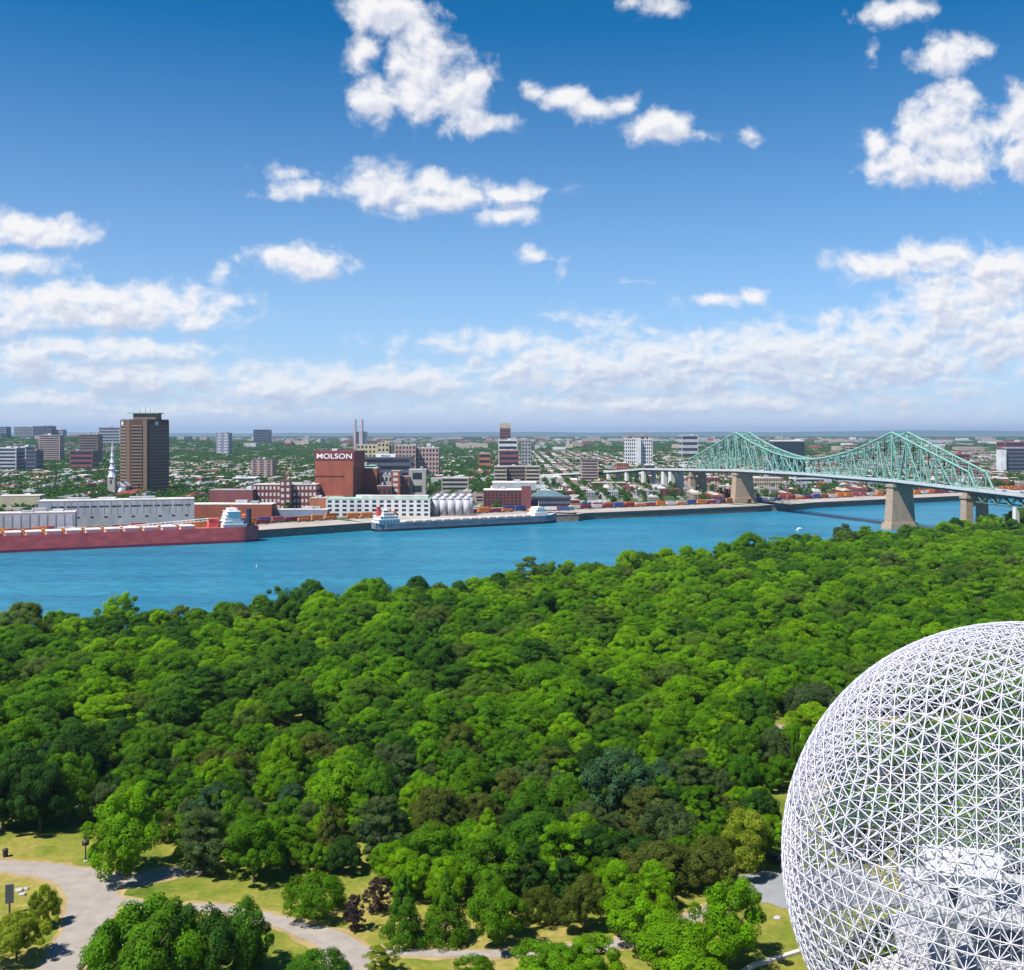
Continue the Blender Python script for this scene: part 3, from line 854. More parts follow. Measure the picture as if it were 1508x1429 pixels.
def building(label, x0, x1, ytop, D, depth, w='brick', r='pale', win=None, rz=0.0, zg=None, group=None, name='building', cat='building', hut=True, parapet=0.7):
    W = (x1 - x0) / F * D
    X = PX((x0 + x1) / 2, D)
    zb = city_z(X, D) if zg is None else zg
    H = ZY(ytop, D) - zb
    root = empty(name, (X, D + depth / 2, zb - 0.3), rz)
    tag(root, label, cat, group)
    hw, hd = W / 2, depth / 2
    mb = MB(); mb.box(-hw, hw, -hd, hd, 0, H - 0.01)
    mb.build('wall', wall(w), root)
    mb = MB()
    mb.box(-hw - .15, hw + .15, -hd - .15, hd + .15, H - 0.01, H + parapet)
    rf = mb.build('roof', roofm(r), root)
    if hut and W > 12:
        k = random.Random(int(x0 * 7 + ytop))
        for i in range(k.randint(1, 3)):
            a, b, c = k.uniform(-.7, .6) * hw, k.uniform(-.6, .5) * hd, k.uniform(.08, .2)
            mb = MB(); mb.box(a, a + W * c, b, b + depth * .3, H + parapet, H + parapet + k.uniform(1.6, 3.4))
            mb.build('roof_unit', wall(k.choice(['lightgrey', 'grey', 'white', w])), rf)
    if win:
        kind, n, cols = win[0], win[1], win[2] if len(win) > 2 else 0
        gm = win[3] if len(win) > 3 else M_GLASSD
        fh = (H - 1.0) / n
        if kind == 'band':
            for i in range(n):
                z = 0.6 + fh * i + fh * .35
                mb = MB()
                mb.box(-hw + W*.04, hw - W*.04, -hd - .12, -hd + .3, z, z + fh * .5)
                for sx in (-1, 1):
                    a = sx * hw; mb.box(min(a, a + sx*.12) - (.3 if sx > 0 else 0), max(a, a + sx*.12) + (.3 if sx < 0 else 0), -hd + depth*.06, hd - depth*.06, z, z + fh * .5)
                mb.build('window_band', gm, root)
        else:
            cw = W / cols
            me = MB(); me.box(-cw*.27, cw*.27, -.12, .25, 0, fh * .52); me = me.mesh('window')
            for i in range(n):
                for j in range(cols):
                    o = link('window', me, gm, root); o.location = (-hw + cw * (j + .5), -hd, 0.6 + fh * (i + .3))
            sx = 1 if X < 0 else -1
            sc = max(1, min(4, int(depth / cw)))
            ms = MB(); ms.box(-.12, .12, -depth/sc*.25, depth/sc*.25, 0, fh * .52); ms = ms.mesh('side_window')
            if n * (cols + sc) <= 100:
                for i in range(n):
                    for j in range(sc):
                        o = link('window', ms, gm, root); o.location = (sx * hw, -hd + depth * (j + .5) / sc, 0.6 + fh * (i + .3))
    return root, W, H, depth

# -- the brown office tower with angled flanks
def brown_tower():
    D = 1520
    X = PX(205, D); zb = city_z(X, D)
    root = empty('office_tower', (X, D + 20, zb))
    tag(root, 'tall brown office tower with banded floors, the highest on the far bank', 'office tower')
    k = D / F
    H = ZY(619, D) - zb
    h = 34 * k                                                    # half width
    poly = [(-h, -4), (-h + 15*k, -17), (-h + 20*k, -20), (-h + 41*k, -20), (-h + 45*k, -19), (h, 10), (h - 6, 22), (8, 24), (-h + 8, 16)]
    mb = MB(); mb.prism(poly, 0, H)
    mb.build('core', mat('tower core', (0.105, 0.06, 0.042), 0.8, 0.12, 0.1), root)
    fl = 22; fh = (H - 8) / fl
    band_brown = mat('tower spandrel', (0.21, 0.135, 0.085), 0.8, 0.08, 0.15); drk = mat('tower window', (0.035, 0.028, 0.03), 0.2, 0.3, 0.1, spec=0.5)  # brown floor bands and near black glass, each its own colour
    faces = [((0, 1), .10, .92), ((2, 3), .08, .9), ((4, 5), .08, .95)]
    for (e, a, b) in faces:
        p, q = Vector(poly[e[0]]), Vector(poly[e[1]])
        d = q - p; n = Vector((d.y, -d.x)).normalized()
        for i in range(fl):
            z = 1.5 + fh * i
            u, v = p + d * a, p + d * b
            for nm, m, z0, z1, t in (('window_band', drk, z, z + fh * .48, .15), ('spandrel', band_brown, z + fh * .48, z + fh, .9)):
                mb = MB(); mb.prism([tuple(u - n*.3), tuple(v - n*.3), tuple(v + n*t), tuple(u + n*t)][::1], z0, z1)
                mb.build(nm, m, root)
    for (c, w_) in ((( -h + 17.5*k, -18.8), 2.4), ((-h + 43*k, -19.8), 2.6)):
        mb = MB(); mb.box(c[0]-w_, c[0]+w_, c[1]-1.6, c[1]+1, 0, H + .5); mb.build('pier', mat('tower pier', (0.20, 0.13, 0.08), 0.8, 0.08, 0.1), root)
    mb = MB(); mb.prism([(x * .97, y * .97) for x, y in poly], H, H + 1.2); cap = mb.build('roof', roofm('dark'), root)
    mb = MB(); mb.box(-h + 22*k, -h + 56*k, -12, 12, H + 1.2, H + 9.5); mb.build('machine_room', wall('brown'), cap)
    mb = MB(); mb.box(-h + 14*k, -h + 60*k, -14, 13, H + 9.5, H + 10.6); mb.build('machine_room_roof', roofm('green'), cap)
    for i, x in enumerate((-6, 2, 9)):
        mb = MB(); mb.tube((x, 0, H + 10.6), (x, 0, H + 17 + i % 2 * 3), .35, .15); mb.build('antenna', M_GLASSD, cap)
    # round emblem of rays near the top of two flanks
    for (e, f) in (((0, 1), .45), ((4, 5), .42)):
        p, q = Vector(poly[e[0]]), Vector(poly[e[1]]); d = q - p; n = Vector((d.y, -d.x)).normalized(); du = d.normalized()
        c = p + d * f + n * 1.05
        mb = MB()
        for i in range(8):
            a = 2 * math.pi * i / 8
            for rr, s in ((1.5, .6), (2.8, .45)):
                u = c + du * (rr * math.cos(a)); z = H - 4.2 + rr * math.sin(a)
                mb.prism([tuple(u - du*s), tuple(u + du*s), tuple(u + du*s + n*.3), tuple(u - du*s + n*.3)], z - s, z + s)
        u = c; mb.prism([tuple(u - du*.9), tuple(u + du*.9), tuple(u + du*.9 + n*.3), tuple(u - du*.9 + n*.3)], H - 5.1, H - 3.3)
        mb.build('emblem', mat('emblem white', (0.8, 0.8, 0.8), 0.6, 0.02), root)
brown_tower()

def church():
    D = 1490; X = PX(163, D); zb = city_z(X, D)
    root = empty('church', (X, D + 6, zb))
    tag(root, 'stone church with a tiered silver spire beside the brown tower', 'church')
    k = D / F
    mb = MB(); mb.box(-5, 5, -5, 5, 0, 30 * k); mb.box(4, 17, 2, 30, 0, 16 * k); t = mb.build('tower', wall('concrete'), root)
    S = mat('silver tin', (0.72, 0.70, 0.76), 0.3, 0.08, 0.3, metal=0.3)
    z = 30 * k; mb = MB()
    for r, hh in ((6.4, 5), (4.2, 6), (5.0, 3), (3.2, 6), (3.8, 2.5), (2.4, 6), (2.9, 2), (1.7, 5)):
        mb.lathe([(r, z), (r * .86, z + hh * .5), (r * .72, z + hh)], n=10); z += hh
    mb.lathe([(1.5, z), (.15, z + 15)], n=8)
    mb.build('spire', S, root)
    mb = MB()
    mb.add([(3.5, 1.5, 16*k), (17.5, 1.5, 16*k), (17.5, 30.5, 16*k), (3.5, 30.5, 16*k), (10.5, 1.5, 16*k + 6), (10.5, 30.5, 16*k + 6)], [(0, 1, 4), (2, 3, 5), (1, 2, 5, 4), (3, 0, 4, 5), (3, 2, 1, 0)])
    mb.build('nave_roof', S, root)
    mb = MB(); mb.lathe([(4, 5*k), (4, 10*k), (3.4, 12*k), (2, 14*k), (.2, 15*k)], 14, -6, 12); mb.build('dome', S, root)
    mb = MB(); mb.box(-1, 1, -5.2, -4.9, 20*k, 26*k); mb.build('belfry_opening', M_GLASSD, t)
church()

def letters(text, root, width, z, y, m, parent, size):
    cu = bpy.data.curves.new('lettering', 'FONT')
    cu.body = text; cu.size = size; cu.extrude = .25; cu.offset = size * .004; cu.align_x = 'CENTER'
    tmp = bpy.data.objects.new('lettering_curve', cu)
    COL.objects.link(tmp)
    dg = bpy.context.evaluated_depsgraph_get(); dg.update()
    me = bpy.data.meshes.new_from_object(tmp.evaluated_get(dg))
    bpy.data.objects.remove(tmp)
    xs = [v.co.x for v in me.vertices]
    k = width / (max(xs) - min(xs)); c = (max(xs) + min(xs)) / 2
    for v in me.vertices:
        x, h, d = v.co
        v.co = ((x - c) * k, y - d, z + h)
    me.materials.clear()
    o = link('lettering', me, m, parent)
    return o

def brewery():
    # main tower with the sign band
    D = 1290
    r, W, H, dp = building('tall red brick brewery tower with a white lettered sign band at its top', 467, 526, 665, D, 46, 'brick', 'grey', None, rz=-0.14, name='brewery_tower', cat='brewery')
    wl = wall('brick')
    k = D / F
    hw, hd = W / 2, dp / 2
    mb = MB(); mb.box(-hw - .4, hw + .4, -hd - .5, hd + .4, H - 12*k, H + .9); sg = mb.build('sign_band', mat('sign band red', (0.17, 0.035, 0.045), 0.7, 0.06), r)
    letters('MOLSON', r, W * .90, H - 10.2*k, -hd - .52, mat('sign white', (0.85, 0.85, 0.85), 0.5, 0.01), sg, 10.5*k)
    mb = MB(); mb.box(-hw - 1, hw * .55, -hd - 9, -hd - .02, 0, 21*k); lw = mb.build('lower_wing', wl, r)
    mb = MB(); mb.box(-hw - 1.2, hw * .55 + .2, -hd - 9.2, -hd - .02, 21*k, 21*k + .8); mb.build('wing_roof', roofm('tan'), lw)
    mb = MB(); mb.box(hw * .56, hw - .1, -hd - 3, -hd - .02, 0, H - 20*k); mb.build('corner_pier', wl, r)
    mb = MB(); mb.box(-hw - .2, hw * .5, -hd - .6, -hd + .1, 51*k, 51*k + 1.0); mb.build('ledge', wall('darkbrick'), r)
    building('red brick block with stepped top between the brewery tower and the dark office', 530, 555, 690, 1330, 30, 'brick', 'green', None, name='brewery_block', cat='brewery')
    building('narrow dark brick shaft leaning on the brewery tower', 527, 552, 686, 1370, 26, 'darkbrick', 'green', None, name='brewery_block', cat='brewery')
    r2, W2, H2, d2 = building('dark slate office block with a white sign panel on its roof edge', 527, 606, 674, 1480, 40, 'slate', 'dark', ('band', 6))
    mb = MB(); mb.box(-W2*.16, W2*.20, -d2/2 - .6, -d2/2 + .3, H2 + .7, H2 + 5.4); s2 = mb.build('sign_panel', mat('sign panel white', (0.8, 0.8, 0.82), 0.6, 0.02), r2)
    o = letters('Molson', r2, W2 * .17, H2 + 1.8, -d2/2 - .62, mat('sign blue', (0.03, 0.06, 0.25), 0.5, 0.02), s2, 3.2); o.location.x = W2 * .02
    building('tall narrow red brick tower with a column of pale windows', 576, 589, 694, 1320, 18, 'brick', 'tan', ('grid', 7, 1, M_SPAN), name='brewery_block', cat='brewery')
    building('orange red brick tower joined to the narrow window tower', 589, 603, 702, 1330, 18, 'brick', 'grey', ('grid', 4, 2), name='brewery_block', cat='brewery')
    building('small stepped brick wing at the foot of the brick towers', 555, 577, 716, 1312, 16, 'darkbrick', 'grey', ('grid', 2, 3), name='brewery_block', cat='brewery')
    building('white steel plant frame between the brick towers', 560, 578, 700, 1345, 14, 'lightgrey', 'grey', ('grid', 4, 3), name='plant_block', cat='brewery')
    building('grey concrete block with one dark window column beside the brick towers', 602, 627, 692, 1335, 24, 'concrete', 'pale', ('grid', 3, 1), name='building')
brewery()

def long_blocks():
    building('long dark red brick factory with rows of pale windows left of the brewery tower', 372, 466, 714, 1270, 26, 'darkbrick', 'pale', ('grid', 4, 16, M_SPAN), name='factory', cat='factory')
    building('tall stair block in the middle of the dark brick factory', 412, 428, 708, 1262, 8, 'darkbrick', 'dark', ('grid', 5, 2, M_SPAN), name='factory_stair', cat='factory')
    building('plain weathered brick hall standing behind the low brick shed', 308, 372, 722, 1255, 26, 'redbrown', 'grey', None, name='factory', cat='factory')
    building('low orange brick shed with a white roof edge behind the red ship', 272, 400, 743, 1190, 24, 'brick', 'white', None, name='shed', cat='shed')
    building('small orange brick annex between the factory and the white warehouse', 456, 480, 734, 1250, 20, 'orange', 'tan', None, name='annex', cat='building')
    building('low grey shed with a long pale blue roof by the rail line', 405, 482, 751, 1205, 16, 'bluegrey', 'pale', None, name='shed', cat='shed', zg=8)
    r, W, H, d = building('long white warehouse with four rows of square dark windows', 480, 633, 735, 1240, 30, 'white', 'green', ('grid', 4, 14), name='warehouse', cat='warehouse', rz=0.0, zg=8)
    mb = MB(); mb.box(-W*.16, W*.48, -d*.3, d*.3, H + .7, H + 3.6); mb.build('roof_monitor', roofm('pale'), r)
    building('dark red brick mill with a grid of windows and a white roof', 712, 774, 722, 1360, 34, 'darkbrick', 'white', ('grid', 6, 11), name='mill', cat='mill')
    building('slim brick stair tower at the end of the brick mill', 768, 782, 717, 1356, 12, 'redbrown', 'dark', None, name='mill_stair', cat='mill')
    r, W, H, d = building('low dark modern hall with a sloping blue glass roof beside the brick mill', 782, 841, 732, 1375, 30, 'slate', 'dark', ('band', 2), name='modern_hall', cat='building')
    mb = MB(); mb.add([(-W*.48, -d*.4, H+.7), (W*.4, -d*.4, H+.7), (W*.3, d*.4, H+.7), (-W*.45, d*.4, H+.7), (-W*.30, -d*.2, H+8), (W*.10, -d*.2, H+7), (W*.1, d*.2, H+7), (-W*.3, d*.2, H+8)], [(0,1,5,4),(1,2,6,5),(2,3,7,6),(3,0,4,7),(4,5,6,7)])
    mb.build('glass_roof', mat('blue glass roof', (0.10, 0.17, 0.20), 0.25, 0.2, 0.1), r)
    # cold stores and silos behind the red ship
    r, W, H, d = building('long pale grey cold store with small dark windows behind the red ship', 58, 275, 737, 1115, 30, 'lightgrey', 'pale', None, name='cold_store', cat='warehouse', rz=0.30, zg=8)
    me = MB(); me.box(-2.6, 2.6, -.1, .2, 0, 1.5); me = me.mesh('window')
    ml = MB(); ml.box(-.25, .25, -.15, .2, 0, H * .5); ml = ml.mesh('joint')
    for i in range(22):
        o = link('window', me, M_GLASSD, r); o.location = (-W*.4 + W*.85 * i / 21 + (i * 37 % 5) * .6, -d/2, H * .76)
        o = link('panel_joint', ml, wall('grey'), r); o.location = (-W*.42 + W*.88 * i / 21, -d/2, H * .5)
    for i in range(9):
        o = link('window', me, M_GLASSD, r); o.location = (-W*.25 + W*.7 * i / 8, -d/2, H * .36); o.scale = (.6, 1, 1)
    r, W, H, d = building('pale blue grey silo hall of tall ribbed panels behind the red ship', -24, 100, 756, 1048, 24, 'lightgrey', 'pale', None, name='silo_hall', cat='warehouse', rz=0.30, zg=8)
    ml = MB(); ml.box(-.5, .5, -.2, .2, 0, H * .93); ml = ml.mesh('panel_joint')
    for i in range(11):
        o = link('panel_joint', ml, wall('bluegrey'), r); o.location = (-W*.48 + W*.96 * i / 10, -d/2, 0)
    building('long low tan shed with a pale roof beside the cold store', -30, 52, 731, 1240, 30, 'tan', 'pale', None, name='shed', cat='shed', rz=0.2)
    building('small brick yard building near the tan shed', 52, 72, 740, 1190, 20, 'pinkish', 'tan', ('grid', 2, 4), name='building')
    # white tank silos
    for i in range(5):
        for j in range(2):
            D = 1262 + 15 * j; x = 641 + i * 11.6 + j * 4.5
            X = PX(x, D); zb = 8
            root = empty('silo', (X, D, zb)); tag(root, 'white domed storage silo in the double row beside the white warehouse', 'silo', 'white domed silos beside the warehouse')
            h = ZY(736 - 4*j, D) - zb
            mb = MB(); mb.lathe([(3.9, 0), (3.9, h)], n=20); mb.build('tank', mat('silo paint', (0.42, 0.42, 0.45), 0.6, 0.1, 0.2), root, True)
            mb = MB(); mb.lathe([(4.0, h), (3.8, h + 1.5), (2.8, h + 3.1), (1.2, h + 4.0), (.3, h + 4.3)], n=20); mb.build('dome_top', mat('silo cap', (0.40, 0.41, 0.44), 0.5, 0.1), root, True)
long_blocks()

def mid_blocks():
    B = building
    B('reddish apartment slab with a white vertical strip, far bank', 57, 88, 641, 2900, 30, 'pinkish', 'pale', ('band', 13), name='apartment_tower', cat='apartments')
    r, W, H, d = B('beige brown apartment tower with a stepped top behind the church', 117, 144, 640, 2800, 34, 'brown', 'tan', ('band', 12), name='apartment_tower', cat='apartments')
    B('wide grey slab block on the skyline', 20, 48, 629, 5200, 60, 'grey', 'grey', ('band', 8))
    B('dark blue slab block on the skyline joined to the grey slab', 48, 75, 628, 5150, 60, 'slate', 'dark', ('band', 8))
    B('small white office on the skyline beyond the slab blocks', 75, 92, 633, 5200, 50, 'lightgrey', 'pale', ('band', 4))
    B('blue grey skyline block cut by the edge of the view', -14, 9, 629, 5000, 50, 'bluegrey', 'dark', ('band', 7))
    B('pale brown slab with a dark roof behind the brown tower', 145, 177, 630, 4600, 50, 'grey', 'dark', ('band', 6))
    B('white office with blue window bands near the edge of the city', -12, 24, 660, 2250, 40, 'lightgrey', 'white', ('band', 7))
    B('white stepped office beside the blue banded office', 25, 38, 658, 2300, 40, 'white', 'white', ('band', 7))
    B('dark office block beside the white stepped office', 38, 53, 664, 2240, 36, 'slate', 'dark', ('band', 6))
    B('low dark brick block below the beige apartment tower', 103, 136, 664, 2400, 40, 'redbrown', 'dark', ('band', 4))
    B('grey pink apartment slab with dark vertical windows above the brick factory', 370, 401, 677, 2000, 34, 'pinkish', 'dark', ('grid', 11, 3), name='apartment_tower', cat='apartments')
    B('white low block at the foot of the grey pink slab', 342, 376, 704, 1800, 40, 'lightgrey', 'white', ('band', 2))
    B('wide tan apartment block above the brewery', 525, 577, 655, 1950, 40, 'tan', 'tan', ('grid', 8, 9))
    B('tan corner tower of the wide apartment block', 556, 573, 652, 1944, 12, 'tan', 'tan', ('grid', 8, 3))
    B('pinkish brick apartment block stepping down beside the tan block', 577, 612, 656, 2010, 44, 'pinkish', 'pale', ('grid', 8, 7))
    B('long pink brick apartment block with pale roof above the silos', 607, 646, 660, 2030, 44, 'pinkish', 'pale', ('grid', 7, 8))
    B('brown slab apartments with banded balconies, western third', 728, 746, 687, 1720, 24, 'beige', 'pale', ('band', 6), name='apartment_block', cat='apartments')
    B('brown slab apartments with banded balconies, recessed middle third', 746, 774, 687, 1726, 24, 'brown', 'pale', ('band', 6), name='apartment_block', cat='apartments')
    B('brown slab apartments with banded balconies, eastern third', 774, 795, 687, 1722, 24, 'beige', 'pale', ('band', 6), name='apartment_block', cat='apartments')
    r, W, H, d = B('slim red brown tower with a pale crown standing alone above the trees', 736, 752, 624, 2900, 30, 'redbrown', 'grey', ('band', 14), name='tower_block', cat='tower')
    mb = MB(); mb.box(-W/2 - .3, W/2 + .3, -d/2 - .3, d/2 + .3, H - 12, H - .1); mb.build('crown_band', wall('beige'), r)
    B('bright white block at the foot of the slim red tower', 734, 762, 648, 2700, 40, 'white', 'white', ('band', 5))
    B('dark red block below the bright white block', 735, 764, 664, 2400, 40, 'redbrown', 'red', ('band', 4))
    B('grey ribbed block beside the bright white block', 768, 782, 648, 2650, 40, 'grey', 'grey', ('grid', 8, 3))
    B('boxy office with pale and dark horizontal bands among trees', 856, 881, 677, 1900, 30, 'pinkish', 'dark', ('band', 8), name='office_block', cat='office')
    B('white hospital slab, western wing', 921, 939, 646, 2700, 30, 'white', 'white', ('grid', 8, 6), name='hospital', cat='hospital')
    B('white hospital slab, eastern wing', 943, 961, 647, 2700, 30, 'white', 'white', ('grid', 8, 6), name='hospital', cat='hospital')
    B('windowless white stair core between the hospital wings', 938, 944, 645, 2690, 20, 'white', 'white')
    B('pink roofed block on the skyline behind the hospital', 924, 956, 641, 3400, 40, 'pinkish', 'red', ('band', 3))
    B('pale distant block behind the bridge tower', 1004, 1028, 641, 3500, 60, 'lightgrey', 'white', ('band', 4))
    r, W, H, d = B('dark blue glass office slab with a white cap behind the bridge', 1140, 1185, 650, 2150, 40, 'navy', 'white', ('band', 13), name='office_block', cat='office', parapet=1.8)
    B('pinkish brick tower far behind the middle of the bridge', 1250, 1262, 655, 2900, 34, 'pinkish', 'pale', ('band', 8), name='tower_block', cat='tower')
    B('tall white block end on near the edge of the city', 1474, 1482, 663, 2300, 22, 'white', 'white', None, name='office_block', cat='office')
    B('dark glass block with white roof joined to the white end block', 1482, 1514, 660, 2306, 22, 'slate', 'white', ('band', 7), name='office_block', cat='office')
    B('dark red brick block right of the bridge truss', 1405, 1428, 669, 2500, 40, 'redbrown', 'red', ('band', 4))
    B('red brick block with a pale end beyond the bridge ramp', 1418, 1442, 680, 2150, 36, 'redbrown', 'pale', ('grid', 4, 6))
    B('long red mill roof on the horizon beyond the bridge', 1480, 1514, 651, 3400, 60, 'redbrown', 'red', ('band', 3))
    B('dark slab on the horizon above the trees', 373, 396, 633, 5200, 60, 'slate', 'dark', ('band', 6))
    B('blue grey slab tower with a pale stripe above the trees', 318, 337, 638, 3600, 40, 'bluegrey', 'dark', ('grid', 8, 2, M_SPAN), name='tower_block', cat='tower')
    B('old stone customs building beneath the bridge', 1112, 1152, 704, 1720, 30, 'beige', 'pale', ('grid', 3, 12))
    B('white institute with long window bands beneath the bridge', 1170, 1226, 699, 1820, 36, 'white', 'white', ('band', 3))
    B('pale stair block at the end of the white institute', 1216, 1225, 696, 1810, 20, 'lightgrey', 'white')
    B('pale low block with dark bands between bridge pier and institute', 1228, 1262, 702, 1830, 34, 'lightgrey', 'pale', ('band', 2))
    B('grey block with tall dark windows beside the near bridge pier', 1268, 1300, 704, 1850, 34, 'lightgrey', 'white', ('grid', 1, 6))
    B('dark red brick flats under the bridge deck', 1134, 1165, 695, 1950, 30, 'redbrown', 'pale', ('grid', 4, 8))
    B('brick terrace with red gables seen between the bridge piers', 1040, 1060, 703, 1800, 20, 'redbrown', 'pale', ('grid', 2, 5))
    B('small stone pump house on the bank between the bridge piers', 1060, 1078, 716, 1640, 16, 'beige', 'pale', ('grid', 2, 4), zg=8.5)
    B('small orange fronted house on the far bank near the modern hall', 818, 838, 722, 1600, 24, 'orange', 'pale', ('grid', 2, 5))
    B('pink walled corner house beside a street on the far bank', 852, 872, 722, 1590, 26, 'pinkish', 'pale', ('grid', 4, 4))
    B('dark brick terrace on the bank near the bridge ramp', 872, 922, 711, 1750, 20, 'redbrown', 'pale', ('grid', 2, 14))
    B('peach coloured flats near the start of the bridge', 908, 926, 682, 2050, 34, 'orange', 'pale', ('grid', 4, 5))
    B('grey terraced flats with balconies behind the white silos', 650, 690, 704, 1560, 30, 'concrete', 'pale', ('band', 4))
    B('white roofed market hall behind the brick mill', 725, 790, 711, 1560, 40, 'lightgrey', 'white', None)
    B('purple grey depot near the bridge ramp', 950, 965, 685, 2050, 24, 'slate', 'white', ('band', 2))
    B('orange brick school above the brewery trees', 705, 722, 668, 2500, 40, 'orange', 'tan', ('band', 3))
    # power station with two chimneys on the horizon
    D = 4300; X = PX(530, D); zb = city_z(X, D)
    root = empty('power_station', (X, D, zb)); tag(root, 'pale power station with twin tall chimneys on the horizon', 'power station')
    k = D / F
    mb = MB(); mb.box(-8*k, 10*k, -20, 20, 0, ZY(636, D) - zb); mb.build('boiler_house', wall('lightgrey'), root)
    for x in (-5, 5):
        mb = MB(); mb.lathe([(4.5, 0), (3.4, ZY(618, D) - zb)], x*k, -25, 12); mb.build('chimney', wall('pinkish'), root)
mid_blocks()

# ------------------------------------------------------------------ ships at the far quay
def ship(label, p_stern, p_bow, beam, h, hullc, bootc, deckc, name='cargo_ship', bow_len=.10, extra=0.0):
    """Hull laid along the line from stern to bow (points of its river side at the waterline)."""
    a, b = Vector(p_stern), Vector(p_bow)
    d = (b - a).normalized(); n = Vector((-d.y, d.x))
    if n.y < 0: n = -n                                           # inland
    b = b + d * extra
    Ln = (b - a).length
    root = empty(name, (*(a + n * beam / 2), 0), math.atan2(d.y, d.x))
    tag(root, label, 'ship')
    st = np.concatenate([np.linspace(0, .06, 6), np.linspace(.1, .9, 9), np.linspace(.91, 1.0, 8)])
    def hb(t, low):
        w = 1.0
        if t < .06: w = min(1, .62 + .38 * math.sin(t / .06 * math.pi / 2)) if not low else .35 + .65 * math.sin(t / .06 * math.pi / 2)
        if t > 1 - bow_len:
            k = (t - 1 + bow_len) / bow_len
            w = max(.02, 1 - k ** (2.2 if not low else 1.6))
        return w * beam / 2
    hull, boot = MB(), MB()
    prof = []
    for t in st:
        sheer = h + (2.2 * ((t - .88) / .12) ** 2 if t > .88 else 0)
        prof.append((t * Ln, hb(t, True), hb(t, False), sheer))
    for (x0, l0, w0, s0), (x1, l1, w1, s1) in zip(prof, prof[1:]):
        for sg in (-1, 1):
            q = [(x0, sg*l0, -2), (x1, sg*l1, -2), (x1, sg*(l1*.6+w1*.4), 2.4), (x0, sg*(l0*.6+w0*.4), 2.4)]
            boot.add(q, [(0, 1, 2, 3) if sg < 0 else (3, 2, 1, 0)])
            q = [(x0, sg*(l0*.6+w0*.4), 2.4), (x1, sg*(l1*.6+w1*.4), 2.4), (x1, sg*w1, s1), (x0, sg*w0, s0)]
            hull.add(q, [(0, 1, 2, 3) if sg < 0 else (3, 2, 1, 0)])
    x0, l0, w0, s0 = prof[0]
    hull.add([(x0, -l0*.6-w0*.4, 2.4), (x0, l0*.6+w0*.4, 2.4), (x0, w0, s0), (x0, -w0, s0)], [(3, 2, 1, 0)])
    hull.build('hull', hullc, root); boot.build('waterline_band', bootc, root)
    dk = MB()
    for (x0, l0, w0, s0), (x1, l1, w1, s1) in zip(prof, prof[1:]):
        dk.add([(x0, -w0*.97, s0-.6), (x1, -w1*.97, s1-.6), (x1, w1*.97, s1-.6), (x0, w0*.97, s0-.6)], [(0, 1, 2, 3)])
    dk.build('deck', deckc, root)
    return root, Ln

